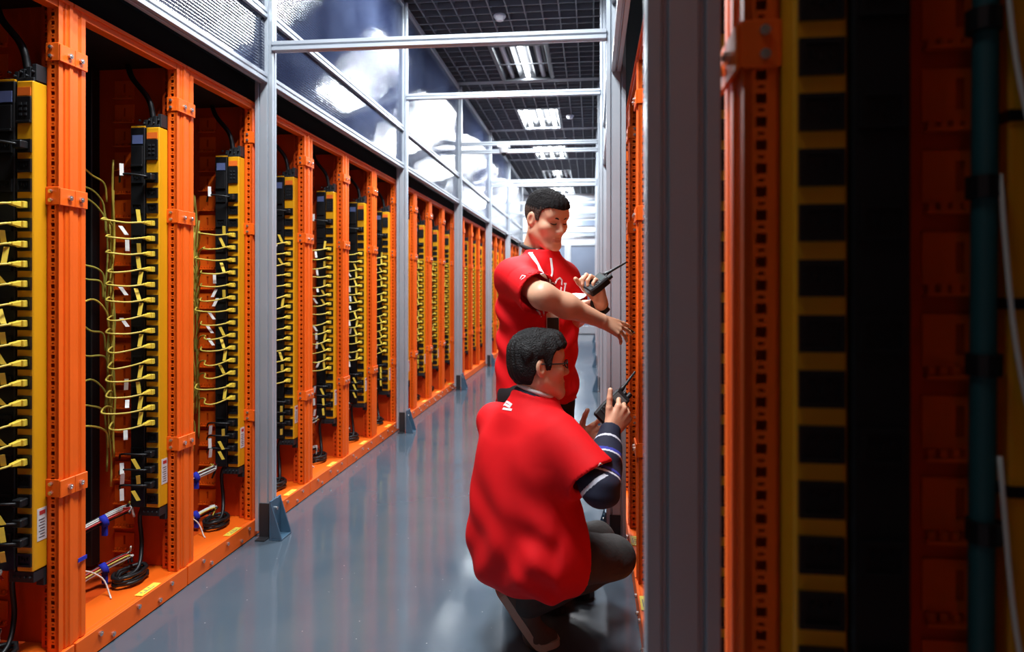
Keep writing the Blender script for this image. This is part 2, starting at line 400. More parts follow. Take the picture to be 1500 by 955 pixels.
# partition bays above the racks: rails and ribbed sheets between the posts
def bay(x, ya, yb, sgn, lab):
    t = empty('partition_bay', (x, ya, 0)); tag(t, lab, 'partition', 'ribbed partition bays above the racks')
    n = yb - ya - PD
    def rail(z, hgt=0.045): MB().prism(profile(0, z * H, 0.045, hgt), PD/2, PD/2 + n, 'y').build('rail', M['alu'], t, bevel=0.0015)
    rail(1.832); rail(2.09); rail(2.945)
    for z0, z1 in ((1.85, 2.072), (2.108, 2.927)):
        MB().box((-0.005, PD/2, z0 * H), (0.005, PD/2 + n, z1 * H)).build('ribbed_sheet', M['panel'], t)
for i in range(len(POST_L) - 1):
    if POST_L[i+1] > Y1 - .1: break
    bay(PXL, POST_L[i], POST_L[i+1], 1, f'hazy ribbed plastic partition above the left racks, {ORD[i]} bay from the camera')
for i in range(len(POST_R) - 1):
    if POST_R[i+1] > Y1 - .1: break
    bay(PXR, POST_R[i], POST_R[i+1], -1, f'hazy ribbed plastic partition above the right racks, {ORD[i]} bay from the camera')

# dome camera under the third beam line
c = at(738, 214, (POST_L[3] + POST_R[3]) / 2 - 0.03)
t = tag(empty('security_camera', (c.x, c.y, c.z)), 'small white dome security camera hanging from a cross beam', 'security camera')
MB().box((-0.075, -0.03, -0.012), (0.075, 0.05, 0.01)).build('mount', M['white_plastic'], t, bevel=0.004)
MB().cyl((0, 0, -0.012), (0, 0, -0.08), 0.062, 20, 0.048).build('housing', M['white_plastic'], t, bevel=0.004)
MB().cyl((0, 0, -0.08), (0, 0, -0.10), 0.03, 16, 0.026).cyl((0, 0, -0.10), (0, 0, -0.113), 0.026, 16, 0.01).build('lens_dome', M['black'], t, smooth=True)

# ---------------------------------------------------------------- server racks
PITCH = 0.49 * H
def h(*a): return tuple(v * H for v in a)
def perforated(w_, z0, z1, pitch=0.0275, hole=0.32, thick=0.004):
    """a strip in the x-z plane (facing -y) with a column of alternating long and small holes"""
    m = MB(); a, b = w_ * (0.5 - hole/2), w_ * (0.5 + hole/2)
    def q(x0, x1, za, zb): m.add([(x0, 0, za), (x1, 0, za), (x1, 0, zb), (x0, 0, zb)], [(0, 1, 2, 3)])
    q(0, a, z0, z1); q(b, w_, z0, z1)
    z = z0 + 0.01; last = z0
    while z + pitch < z1:
        for off, ln in ((0, 0.46), (0.66, 0.14)):
            za, zb = z + off * pitch, z + (off + ln) * pitch
            aa, bb = (a, b) if ln > .3 else (a + (b-a)*.2, b - (b-a)*.2)
            q(a, b, last, za)
            if aa > a: q(a, aa, za, zb); q(bb, b, za, zb)
            for (p, r_) in (((aa, za), (bb, za)), ((bb, za), (bb, zb)), ((bb, zb), (aa, zb)), ((aa, zb), (aa, za))):
                m.add([(p[0], 0, p[1]), (r_[0], 0, r_[1]), (r_[0], thick, r_[1]), (p[0], thick, p[1])], [(0, 1, 2, 3)])
            last = zb
        z += pitch
    q(a, b, last, z1)
    return m
Z0, ZT = 0.068 * H, 1.742 * H
# uprights are fluted C-sections: local x = depth into the rack, y = along the aisle
def c_section(y0, y1, x0, x1, t=0.004, back=1):
    d = (y1 - y0)
    p = [(x0, y0), (x0, y0 + d*.30), (x0 + .005, y0 + d*.34), (x0 + .005, y0 + d*.44), (x0, y0 + d*.48), (x0, y0 + d*.70), (x0 - .004, y0 + d*.74), (x0 - .004, y1 - .002), (x0, y1),
         (x1, y1), (x1, y1 - t), (x0 + .012, y1 - t), (x0 + .012, y0 + t), (x1, y0 + t), (x1, y0)] if back == 0 else \
        [(x0, y0), (x0, y0 + d*.30), (x0 + .005, y0 + d*.34), (x0 + .005, y0 + d*.44), (x0, y0 + d*.48), (x0, y0 + d*.70), (x0 - .004, y0 + d*.74), (x0 - .004, y1 - .002), (x0, y1),
         (x1, y1), (x1, y0), (x1 - t, y0), (x1 - t, y1 - t), (x0 + .010, y1 - t), (x0 + .010, y0)]
    return p
UX0, UX1, UW = 0.008 * H, 0.041 * H, 0.046 * H
up_far = MB().prism(c_section(-UW, -0.001, UX0, UX1), Z0, ZT).mesh('upright', M['orange'])
strip_me = perforated(UX1 - UX0, Z0, ZT).mesh('perforated_strip', M['orange'])
up_near = MB().prism([(UX0, -PITCH + .001), (UX0, -PITCH + UW*.4), (UX0 + .004, -PITCH + UW*.46), (UX0 + .004, -PITCH + UW*.6), (UX0, -PITCH + UW*.66), (UX0, -PITCH + UW), (UX1, -PITCH + UW), (UX1, -PITCH + .001)], Z0, ZT).mesh('upright', M['orange'], bevel=0.001)
rail_me = perforated(0.026 * H, Z0, ZT).box((0, 0.012, Z0), (0.026 * H, 0.015, ZT)).mesh('mounting_rail', M['orange_shaded'])
mb = MB().box((0, -PITCH + .003, 0.004), (0.012, -.003, 0.066 * H)).box((0.012, -PITCH + .003, 0.058 * H), (0.03, -.003, 0.066 * H))
kick_me = mb.mesh('kick_plate', M['orange'], bevel=0.0015)
base_me = MB().box((0.012, -PITCH + .002, 0.0), (0.80 * H, -.002, 0.0555 * H)).mesh('base_plate', M['orange_shaded'])
ledge_me = MB().box((0.03, -PITCH + UW, 0.056 * H), (0.14 * H, -0.004, 0.0665 * H)).mesh('ledge', M['orange'], bevel=0.001)
top_me = MB().box((UX0 + .002, -PITCH + .002, ZT - 0.028 * H), (UX1, -.002, ZT + 0.004)).box((UX0 - .006, -PITCH + .002, ZT - 0.012), (UX0 + .002, -.002, ZT)).mesh('top_beam', M['orange'], bevel=0.001)
fill_me = MB().box((UX0 + 0.012, -PITCH, ZT + 0.004), (UX0 + 0.03, 0, 1.83 * H)).mesh('filler_strip', M['black_matte'])
side_me = MB().box((UX1, -0.010, Z0), (0.36 * H, -0.006, ZT)).mesh('side_panel', M['orange_shaded'])
side2_me = MB().box((0.36 * H, -0.010, Z0), (0.80 * H, -0.006, ZT)).mesh('inner_panel', M['black_sheet'])
side3_me = MB().box((UX1, -PITCH + .003, Z0), (0.80 * H, -PITCH + .006, ZT)).mesh('inner_panel', M['black_sheet'])
back_me = MB().box((0.79 * H, -PITCH, 0.06 * H), (0.80 * H, 0, ZT)).mesh('back_panel', M['black_sheet'])
roof_me = MB().box((UX1, -PITCH, ZT - .01), (0.80 * H, 0, ZT)).mesh('roof_panel', M['black_sheet'])
blank_me = MB().box((0.40 * H, -PITCH + .05, 0), (0.42 * H, -0.02, 0.083)).box((0.395 * H, -PITCH + .05, 0.01), (0.40 * H, -PITCH + .07, 0.07)).mesh('blanking_panel', M['black'], bevel=0.002)
pillar_me = MB().box((0.31 * H, -0.06, Z0), (0.36 * H, -0.012, ZT)).mesh('cable_duct', M['black'], bevel=0.004)
latch_me = MB().box((0, -0.004, -0.043), (0.017, 0, 0.043)).box((0.004, -0.008, -0.02), (0.013, -0.004, 0.02)).mesh('latch_plate', M['beige'], bevel=0.001)
bolt_me = MB().cyl((0, 0, 0), (-0.007, 0, 0), 0.0085, 8).cyl((-0.007, 0, 0), (-0.009, 0, 0), 0.0055, 8, 0.003).mesh('bolt', M['steel'])
bolt_y_me = MB().cyl((0, 0, 0), (0, -0.006, 0), 0.0065, 8).cyl((0, -0.006, 0), (0, -0.0075, 0), 0.004, 6).mesh('bolt', M['steel'])
mb = MB()                                    # bracket joining two racks: front plate, and a flange on the perforated side
mb.box((UX0 - .010, -UW - .004, -.030), (UX0 - .004, -.0008, .024)); mb.box((UX0 - .004, -UW - .004, -.028), (UX1 + .002, -UW - .0008, .028))
brack_me = mb.mesh('joint_bracket', M['orange'], bevel=0.0015)
brack2_me = MB().box((UX0 - .010, -PITCH + .0008, -.030), (UX0 - .004, -PITCH + UW * 0.95, .024)).mesh('joint_bracket', M['orange'], bevel=0.0015)
# one module of the slotted finger panel behind the power strips
mb = MB(); pw, ph = 0.070 * H, 0.080 * H
mb.box((0, -.003, ph*.28), (pw*.44, 0, ph*.92)); mb.box((pw*.56, -.003, ph*.28), (pw, 0, ph*.92)); mb.box((pw*.44, -.003, ph*.28), (pw*.56, 0, ph*.42)); mb.box((pw*.44, -.003, ph*.80), (pw*.56, 0, ph*.92))
mb.box((0, -.016, ph*.14), (pw, -.003, ph*.18))
for q in range(6): mb.box((pw*(.04 + q*.165), -.010, ph*.18), (pw*(.13 + q*.165), 0, ph*.28))
slot_me = mb.mesh('slotted_plate', M['orange'])
tagi_me = MB().box((.008, -.030, .0015), (.011, .028, .0019)).box((.016, -.034, .0015), (.026, -.030, .0019)).box((.014, -.012, .0015), (.026, -.008, .0019)).box((.016, .008, .0015), (.026, .012, .0019)).mesh('tag_print', M['ink'])
tagk_me = MB().box((-0.0, -0.055, 0), (0.032, 0.055, 0.0015)).mesh('number_tag', M['tag_yellow'])
KICK_BOLTS = ((.18, .048), (.28, .022), (.50, .048), (.70, .022), (.82, .048))

def rack(xk, seam, sgn, lab, detail, wide=0.0):
    """xk: plane of the kick plate, seam: far end along the aisle, sgn: -1 for the left row (its depth runs to -x)"""
    t = empty('server_rack', (xk, seam, 0), (sgn, 1, 1)); tag(t, lab, 'rack', 'orange open racks on the left' if sgn < 0 else 'orange open racks on the right')
    kp = link('kick_plate', kick_me, t); link('base_plate', base_me, t); link('ledge', ledge_me, t)
    u = link('upright', up_far, t); link('perforated_strip', strip_me, u, (UX0, -UW, 0)); link('upright', up_near, t, (0, -wide, 0))
    link('top_beam', top_me, t); link('filler_strip', fill_me, t); link('side_panel', side_me, t); link('inner_panel', side2_me, t); link('inner_panel', side3_me, t, (0, -wide, 0)); link('back_panel', back_me, t); link('roof_panel', roof_me, t)
    link('mounting_rail', rail_me, t, (UX1 + 0.004, -0.030 * H, 0))
    lp = link('latch_plate', latch_me, t, (UX1 + 0.004, -UW - 0.001, 0.925 * H))
    for z in (1.60, 1.233, 0.487):
        b = link('joint_bracket', brack_me, t, (0, 0, z * H)); b2 = link('joint_bracket', brack2_me, t, (0, 0, z * H))
        if detail >= 1:
            link('bolt', bolt_me, b, (UX0 - .010, -UW * .42, -0.004)); link('bolt', bolt_me, b2, (UX0 - .010, -PITCH + UW * .42, -0.004))
            for zz in (-0.014, 0.014): link('bolt', bolt_y_me, b, (UX1 * .65, -UW - .004, zz))
    if detail >= 1:
        for fr, z in KICK_BOLTS: link('bolt', bolt_me, kp, (0, -PITCH * (1 - fr), z * H))
        nt_ = link('number_tag', tagk_me, t, (0.006, -PITCH * 0.36, 0.0672 * H)); link('tag_print', tagi_me, nt_)
    if detail >= 2:
        for q in range(20): link('slotted_plate', slot_me, t, (0.185 * H, -0.012, (0.10 + q * 0.080) * H))
        for q in range(21): link('blanking_panel', blank_me, t, (0, 0, Z0 + 0.01 + q * 0.092))
        link('cable_duct', pillar_me, t)
    return t

# ---------------------------------------------------------------- power strips (one yellow, one black in every rack)
PX0, PX1 = 0.043 * H, 0.089 * H              # depth range of the yellow strip
PY0, PY1 = -0.086 * H, -0.034 * H            # along the aisle; sockets face -y
PZ0, PZ1 = 0.288 * H, 1.516 * H
SZ = [1.353 - 0.0493 * i for i in range(22)]  # socket heights / H
body_me = MB().box((PX0, PY0, PZ0), (PX1, PY1, PZ1)).mesh('body', M['yellow'], bevel=0.003)
body2_me = MB().box((PX1 + .003, PY0 - .004, PZ0), (PX1 + 0.052 * H, PY1, PZ1)).mesh('body', M['black'], bevel=0.003)
cap2_me = MB().box((PX1 + .004, PY0 - .002, PZ1 - 0.001), (PX1 + 0.051 * H, PY1, PZ1 + 0.006)).mesh('end_cap', M['yellow'], bevel=0.001)
sw, sh, sd_ = 0.039 * H, 0.033 * H, 0.006
def socket_mesh():
    m = MB(); a, b = 0.006, 0.011
    m.box((-sw/2, -sd_, -sh/2), (sw/2, 0, -sh/2 + a)); m.box((-sw/2, -sd_, sh/2 - a), (sw/2, 0, sh/2)); m.box((-sw/2, -sd_, -sh/2 + a), (-sw/2 + a, 0, sh/2 - a)); m.box((sw/2 - a, -sd_, -sh/2 + a), (sw/2, 0, sh/2 - a))
    m.box((-sw/2 + a, -0.0012, -sh/2 + a), (sw/2 - a, 0, sh/2 - a))
    for q in (-1, 0, 1): m.box((q * 0.009 - .0015, -0.005, -.004 + abs(q) * .004), (q * 0.009 + .0015, -0.001, .004 + abs(q) * .004))
    return m.mesh('socket', M['black'])
sock_me = socket_mesh()
pcx = (PX0 + PX1) / 2
mod_me = MB().box((-sw/2, -0.006, -0.030 * H), (sw/2, 0, 0.030 * H)).box((-sw/2, -0.009, -0.036 * H), (sw/2, 0, -0.030 * H)).mesh('meter_module', M['black'], bevel=0.001)
key_me = MB().box((-.004, -.003, -.004), (.004, 0, .004)).mesh('key', M['dark_metal'])
lab_me = MB().box((-sw/2 + .002, -0.002, -0.010 * H), (sw/2 - .002, 0, 0.010 * H)).mesh('status_label', M['screen_orange'])
lab2_me = MB().box((-sw/2 + .002, -0.002, -0.014 * H), (sw/2 - .002, 0, 0.014 * H)).mesh('status_label', M['screen_blue'])
mb = MB(); mb.box((-.001, -.018, -.05), (0, .018, .05)); 
stick_me = mb.mesh('sticker', M['sticker'])
mb = MB()
for q in range(7): mb.box((-.0016, -.012 + (q % 2) * .004, -.04 + q * .009), (-.001, .010, -.037 + q * .009))
stick_ink = mb.mesh('print_lines', M['ink']); 
stick_bar = MB().box((-.0016, -.010, .030), (-.001, .012, .042)).mesh('print_bar', M['ink_red'])
# black terminal fittings on the two ends
mb = MB()
for q in range(4): mb.box((PX0 + q * 0.020, PY0 + .012, PZ1 + .004 + (q % 2) * .004), (PX0 + q * 0.020 + .015, PY1 - .004, PZ1 + 0.055 - q * .007))
mb.box((PX0 + .004, PY0 + .006, PZ1), (PX1 + .05, PY1, PZ1 + .012))
for q in range(5): mb.cyl((PX0 + .008 + q * .02, PY0 + .012, PZ1 + .03 - (q % 2) * .012), (PX0 + .008 + q * .02, PY0 + .002, PZ1 + .03 - (q % 2) * .012), .004, 8)
term_me = mb.mesh('terminal_block', M['dark_metal'], bevel=0.001)
mb = MB().box((PX0 + .002, PY0 + .004, PZ0 - .035), (PX1 + .03, PY1, PZ0 - .002)).box((PX0 + .002, PY1 - .02, PZ0 - .06), (PX0 + .03, PY1, PZ0 - .035))
for q in range(4): mb.cyl((PX0 + .012 + q * .018, PY0 + .004, PZ0 - .018), (PX0 + .012 + q * .018, PY0 - .003, PZ0 - .018), .004, 8)
foot_me = mb.mesh('lower_bracket', M['dark_metal'], bevel=0.001)
feed_me = MB().tube(crom([(PX1 - .01, PY0 + .035, PZ1 + .03), (PX1 + .01, PY0 + .03, PZ1 + .12), (PX1 + .07, PY0 + .02, PZ1 + .2), (PX1 + .10, PY0 + .03, ZT - .02)], 5), 0.011, 8).mesh('feed_cable', M['black'], smooth=True)
def strips(xk, seam, sgn, where, detail):
    t = empty('power_strip', (xk, seam, 0), (sgn, 1, 1)); tag(t, f'tall yellow power strip with black sockets in the {where}', 'power strip', 'yellow power strips')
    b = link('body', body_me, t)
    for z in SZ: link('socket', sock_me, t, (pcx, PY0, z * H))
    mm = link('meter_module', mod_me, t, (pcx, PY0, 1.446 * H)); link('status_label', lab_me, t, (pcx, PY0 - .002, 1.489 * H))
    if detail >= 1:
        for i in range(2):
            for j_ in range(3): link('key', key_me, mm, (-.008 + .016 * i, -.006, -.018 + .016 * j_))
        s = link('sticker', stick_me, t, (PX0, (PY0 + PY1) / 2, 0.40 * H)); link('print_lines', stick_ink, s); link('print_bar', stick_bar, s)
    link('terminal_block', term_me, t); link('lower_bracket', foot_me, t); link('feed_cable', feed_me, t)
    u = empty('black_power_strip', (xk, seam, 0), (sgn, 1, 1)); tag(u, f'black power strip behind the yellow one, {where}', 'power strip', 'black power strips')
    link('body', body2_me, u); link('end_cap', cap2_me, u); link('status_label', lab2_me, u, (PX1 + 0.027 * H, PY0 - .004, 1.477 * H))
    if detail >= 1:
        link('meter_module', mod_me, u, (PX1 + 0.027 * H, PY0 - .004, 1.425 * H))
        for z in SZ[::2]: link('socket', sock_me, u, (PX1 + 0.027 * H, PY0 - .004, z * H))

# ---------------------------------------------------------------- cords, bundles, looms
def cord_meshes(var):
    rnd = random.Random(var)
    y = PY0 - sd_
    dz = rnd.uniform(-.006, .014); ex = rnd.uniform(.095, .125) * H; ey = rnd.uniform(-.215, -.180) * H
    pts = [(pcx + .001, y - .042, 0), (pcx + .006, y - .062, -.002), (pcx + .5 * (ex - pcx), .5 * (y - .05 + ey), -.010 + dz * .3), (ex, ey, -.014 + dz), (ex + .035, ey + .01, -.010 + dz),
           (ex + .065, ey * .72, .0 + dz), (.215 * H, -.075 * H, -.015), (.245 * H, -.045 * H, -.07)]
    cord = MB().tube(crom(pts, 4), 0.0036, 6).mesh('cord', M['cord_yellow'], smooth=True)
    return cord
plug_me = MB().box((pcx - .013, PY0 - sd_ - .013, -.010), (pcx + .013, PY0 - .002, .010)).prism([(PY0 - sd_ - .013, -.009), (PY0 - sd_ - .044, -.0045), (PY0 - sd_ - .044, .0045), (PY0 - sd_ - .013, .009)], pcx - .006, pcx + .009, 'x').mesh('plug', M['plug_yellow'], bevel=0.0015)
bplug_me = MB().box((pcx - .016, PY0 - sd_ - .026, -.012), (pcx + .016, PY0 - .002, .012)).mesh('plug', M['black'], bevel=0.003)
flag_me = [MB().add([(pcx + .002, PY0 - .066, 0), (pcx + .010, PY0 - .072, 0), (pcx + .012 + a, PY0 - .078 - b, .046), (pcx + .004 + a, PY0 - .070 - b, .046)], [(0, 1, 2, 3)]).mesh('tag', M['tag_yellow']) for a, b in ((0, .004), (.004, .010), (-.003, .016))]
def flag(w_, l, dx, dy, m):
    b = MB(); p = Vector((0, 0, 0)); q = Vector((dx, dy, l)); s = Vector((w_ / 2, -w_ / 2, 0)); n = Vector((.0006, .0006, 0))
    b.add([p - s - n, p + s - n, q + s - n, q - s - n, p - s + n, p + s + n, q + s + n, q - s + n], [(0,3,2,1),(4,5,6,7),(0,1,5,4),(1,2,6,5),(2,3,7,6),(3,0,4,7)])
    return b.mesh('tag', m)
YF = [flag(.010, l, a, b, M['tag_yellow']) for l, a, b in ((.046, .002, -.006), (.042, .012, -.016), (.036, -.006, -.012), (.044, .016, .002), (.030, .010, -.020), (.048, -.004, .006))]
WF = [flag(.010, l, a, b, M['tag_white']) for l, a, b in ((.046, .0, -.002), (.040, .010, .012), (.044, -.010, -.010), (.034, .018, -.012), (.038, -.014, .010), (.028, .012, .018))]
CORDS = [cord_meshes(v) for v in range(8)]
bcord_me = MB().tube(crom([(pcx, PY0 - .03, 0), (pcx + .03, PY0 - .05, .004), (PX1 + .06, PY0 - .06, .006), (PX1 + .09, PY0 - .03, -.02)], 4), .004, 6).mesh('cord', M['black'], smooth=True)
def cords(xk, seam, sgn, where, detail, key):
    rnd = random.Random(key)
    for i in range(3, 17):
        t = empty('power_cable', (xk, seam, SZ[i] * H), (sgn, 1, 1))
        tag(t, f'{ORD[i - 3]} yellow power cord from the top, {where}', 'cord', 'yellow power cords plugged into the strips')
        v = rnd.randrange(8)
        link('cord', CORDS[v], t); link('plug', plug_me, t)
        if detail >= 1 and rnd.random() < .7: link('tag', YF[rnd.randrange(6)], t, (pcx + .012, PY0 - sd_ - .056, .002))
        if detail >= 2 and rnd.random() < .55: link('tag', WF[rnd.randrange(6)], t, (.108 * H, -.155 * H + rnd.uniform(-.015, .012), -.048 + rnd.uniform(-.012, .008)))
    if detail >= 1:
        t = empty('black_power_cable', (xk, seam, SZ[0] * H), (sgn, 1, 1)); tag(t, f'black power cord with white tag, topmost plug, {where}', 'cord', 'black power cords')
        link('plug', bplug_me, t); link('cord', bcord_me, t); link('tag', WF[0], t, (PX1 + .055, PY0 - .065, .0))
        for i in (18, 19, 20):
            t = empty('black_power_cable', (xk, seam, SZ[i] * H), (sgn, 1, 1)); tag(t, f'{ORD[20 - i]} black tagged power cord from the bottom, {where}', 'cord', 'black power cords')
            link('plug', bplug_me, t); link('cord', bcord_me, t)
            link('tag', YF[rnd.randrange(3)], t, (pcx + .02, PY0 - .055, -.055 + rnd.uniform(-.01, .01))); link('tag', WF[rnd.randrange(3)], t, (PX1 + .05, PY0 - .07, -.05 + rnd.uniform(-.02, .02)))
def bundle(xk, seam, sgn, where, key, detail):
    rnd = random.Random(key * 31)
    t = empty('cable_bundle', (xk, seam, 0), (sgn, 1, 1)); tag(t, f'vertical bundle of olive cables, {where}', 'cables', 'vertical cable bundles')
    for q in range(5):
        x0, y0 = .245 * H + rnd.uniform(-.02, .02), -.05 * H + rnd.uniform(-.012, .012)
        pts = [(x0 + rnd.uniform(-.008, .008), y0 + rnd.uniform(-.008, .008), (1.42 - q * .05 - s * .098) * H) for s in range(10)]
        MB().tube(crom(pts, 3), .0042, 6).build('strand', M['cord_olive'] if q % 2 else M['cord_yellow'], t, smooth=True)
    if detail >= 2:
        for q in range(13):
            if rnd.random() < .12: continue
            z = (1.36 - q * .072 + rnd.uniform(-.035, .035)) * H; up = rnd.uniform(-.03, .12); bow = rnd.uniform(.01, .06); ln = rnd.uniform(.16, .30)
            x0 = .25 * H + rnd.uniform(-.015, .02)
            pts = [(x0, -.055 * H, z - .07), (x0 - .004, -.07 * H, z), (x0 + .01, -(.05 + ln * .3) * H, z + bow), (x0 + .02, -(.05 + ln * .6) * H, z + up * .5), (x0 + .05 + rnd.uniform(-.03, .03), -(.05 + ln) * H, z + up - .14 + rnd.uniform(-.05, .05))]
            MB().tube(crom(pts, 5), .004, 6).build('branch', M['cord_olive'] if q % 3 else M['cord_yellow'], t, smooth=True)
        for q in range(7):                                 # pale thin loops near the front post
            z = (1.02 - q * .085 + rnd.uniform(-.02, .02)) * H; r_ = rnd.uniform(.05, .085)
            x0 = .27 * H
            pts = [(x0 + rnd.uniform(-.02, .02), -.24 * H + r_ * math.cos(a) * .9, z + r_ * 1.2 * math.sin(a)) for a in [R(-90 + 20 * s) for s in range(10)]]
            MB().tube(pts, .0024, 5).build('loop', M[['wire_white', 'wire_white', 'wire_red', 'cord_yellow'][q % 4]], t, smooth=True)
def looms(xk, seam, sgn, where, key, detail):
    rnd = random.Random(key * 77 + 1)
    for j_, (za, zb) in enumerate(((.225, .285), (.075, .135))):
        t = empty('cable_loom', (xk, seam, 0), (sgn, 1, 1)); tag(t, f'{"upper" if j_ == 0 else "lower"} wire loom tied with blue straps, {where}', 'cables', 'tied wire looms at the rack bottoms')
        path = [Vector(p) for p in h2([(.30, -.36, za), (.24, -.26, za + .01), (.19, -.17, (za + zb) / 2 + .008), (.14, -.10, zb)])]
        for q in range(7):
            off = Vector((rnd.uniform(-.011, .011), rnd.uniform(-.011, .011), rnd.uniform(-.013, .013)))
            end = Vector((rnd.uniform(-.02, .03), rnd.uniform(-.02, .02), rnd.uniform(-.05, .03)))
            pts = crom([p + off for p in path] + [path[-1] + off + end], 4)
            MB().tube(pts, .0034 if q < 5 else .005, 5).build('wire', M[['wire_white', 'wire_red', 'wire_white', 'cord_yellow', 'black', 'black', 'wire_white'][q]], t, smooth=True)
        for f in (.25, .62):
            c = path[1].lerp(path[3], f); d = (path[3] - path[1]).normalized()
            MB().cyl(c - d * .010, c + d * .010, .023, 12).build('strap', M['velcro'], t, smooth=True)
            MB().box((c.x - .014, c.y - .005, c.z - .055), (c.x + .006, c.y + .004, c.z - .01)).build('strap_tail', M['velcro'], t)
    t = empty('coiled_cable', (xk, seam, 0), (sgn, 1, 1)); tag(t, f'coil of black cable on the ledge, {where}', 'cable', 'black cable coils')
    pts = [h2([(.108 + .036 * math.cos(a) + rnd.uniform(-.004, .004), -.135 + .058 * math.sin(a), .078 + .006 * (i % 7) / 7 + .010 * (i // 18))])[0] for i, a in enumerate([R(20 * s) for s in range(54)])]
    MB().tube(pts, .0075, 6).build('coil', M['black'], t, smooth=True)
    pts = h2([(.12, -.05, .29), (.14, -.045, .24), (.13, -.05, .15), (.11, -.10, .092), (.13, -.17, .085)])
    MB().tube(crom(pts, 5), .0085, 6).build('tail', M['black'], t, smooth=True)
    if detail >= 2:
        t = empty('loose_wire', (xk, seam, 0), (sgn, 1, 1)); tag(t, f'thin pale wire looping to the ledge, {where}', 'wire', 'loose pale wires')
        pts = h2([(.20, -.33, .13), (.17, -.27, .155), (.13, -.23, .12), (.10, -.235, .071), (.085, -.25, .070)])
        MB().tube(crom(pts, 5), .003, 5).build('wire', M['wire_white'], t, smooth=True)
def h2(ps): return [Vector(p) * H for p in ps]

KL, KR = -1.342 * H, 0.137 * H
NL = 25
for k in range(NL):
    seam = (1.603 + 0.49 * k) * H
    where = 'left rack cut by the photo edge' if k == 0 else f'{ORD[k]} rack of the left row'
    d = 2 if k <= 6 else (1 if k <= 10 else 0)
    rk = rack(KL, seam, -1, ('orange open rack cut off by the left photo edge' if k == 0 else f'orange open rack full of yellow cords, {ORD[k]} of the left row'), d)
    if k == 1: MB().box((UX0 - .0045, -PITCH + UW * .35, .272 * H), (UX0 - .002, -PITCH + UW * 1.0, .282 * H)).build('blue_tape', M['velcro'], rk)
    strips(KL, seam, -1, where, d)
    if k <= 17: cords(KL, seam, -1, where, d, k)
    if k <= 10: bundle(KL, seam, -1, where, k, d); looms(KL, seam, -1, where, k, d)
for k in range(27):
    seam = (0.712 + 0.49 * k) * H
    if seam > Y1 - .02: break
    where = 'dark right rack nearest the camera' if k == 0 else f'{ORD[k]} rack of the right row'
    d = 2 if k == 0 else (1 if k <= 4 else 0)
    rack(KR, seam, 1, 'dark orange rack nearest the camera at right' if k == 0 else f'orange open rack seen edge-on, {ORD[k]} of the right row', d, 0.2 * H if k == 0 else 0.0)
    if k <= 5: strips(KR, seam, 1, where, d)
    if k == 0:
        t = empty('teal_cable', (KR, seam, 0)); tag(t, 'thick teal cable strapped in the dark right rack', 'cable')
        MB().tube(crom([(.214 * H, -.065 * H, .1 * H), (.212 * H, -.062 * H, .6 * H), (.216 * H, -.06 * H, 1.1 * H), (.220 * H, -.06 * H, 1.7 * H)], 6), .013, 10).build('cable', M['wire_teal'], t, smooth=True)
        for z in (.45, .62, .78, .93, 1.09, 1.24, 1.40): MB().cyl((.2145 * H, -.0615 * H, z * H - .012), (.2145 * H, -.0615 * H, z * H + .012), .018, 12).build('strap', M['black'], t)
        t = empty('pale_wire', (KR, seam, 0)); tag(t, 'thin pale wires drooping beside the teal cable', 'wire')
        for q in range(3): MB().tube(crom([(.222 * H, -.072 * H, (1.35 - q * .25) * H), (.232 * H, -.078 * H, (1.2 - q * .25) * H), (.25 * H, -.085 * H, (1.1 - q * .25) * H), (.27 * H, -.09 * H, (1.07 - q * .25) * H)], 5), .003, 5).build('wire', M['wire_white'], t, smooth=True)
        t = empty('yellow_duct', (KR, seam, 0)); tag(t, 'yellow side duct at the far right edge of the photo', 'duct')
        MB().box((.238 * H, -.058 * H, .1 * H), (.29 * H, -.026, 1.7 * H)).build('channel', M['yellow'], t, bevel=.003)
        for z in range(8): MB().box((.236 * H, -.061 * H, (.3 + z * .17) * H), (.294 * H, -.024, (.31 + z * .17) * H)).build('band', M['black'], t)
# ---------------------------------------------------------------- figures: smooth implicit bodies meshed with surface nets
M['skin'] = mat('skin', (0.80, 0.43, 0.27), 0.45, noise=0.07, nscale=14, sss=0.12, bump=0.05, bscale=300)
M['lip'] = mat('lips', (0.58, 0.24, 0.17), 0.45)
M['hair'] = mat('black_hair', (0.007, 0.006, 0.006), 0.5, spec=0.3, noise=0.3, nscale=90, bump=0.6, bscale=220)
M['stubble'] = mat('cropped_hair', (0.012, 0.010, 0.010), 0.75, spec=0.15, noise=0.5, nscale=160, bump=0.6, bscale=350)
M['fade'] = mat('clipped_side_hair', (0.085, 0.055, 0.043), 0.85, spec=0.1, noise=0.5, nscale=180, bump=0.4, bscale=350)
M['shirt'] = mat('red_cotton', (0.74, 0.004, 0.008), 0.75, spec=0.25, noise=0.03, nscale=20, bump=0.08, bscale=500)
M['collar_black'] = mat('black_rib_collar', (0.012, 0.010, 0.012), 0.8)
M['trousers_black'] = mat('black_trousers', (0.010, 0.010, 0.012), 0.8)
M['trousers_grey'] = mat('charcoal_trousers', (0.050, 0.045, 0.042), 0.8, noise=0.1, nscale=20, bump=0.2, bscale=60)
M['navy'] = mat('navy_knit', (0.006, 0.008, 0.028), 0.8)
M['stripe_blue'] = mat('blue_stripe', (0.03, 0.04, 0.32), 0.8)
M['stripe_white'] = mat('white_stripe', (0.62, 0.64, 0.72), 0.8)
M['print'] = mat('white_print', (0.85, 0.80, 0.80), 0.6)
M['strap'] = mat('white_lanyard', (0.78, 0.76, 0.76), 0.6)
M['card'] = mat('badge_card', (0.6, 0.5, 0.38), 0.5)
M['rubber'] = mat('black_rubber', (0.012, 0.012, 0.013), 0.5)
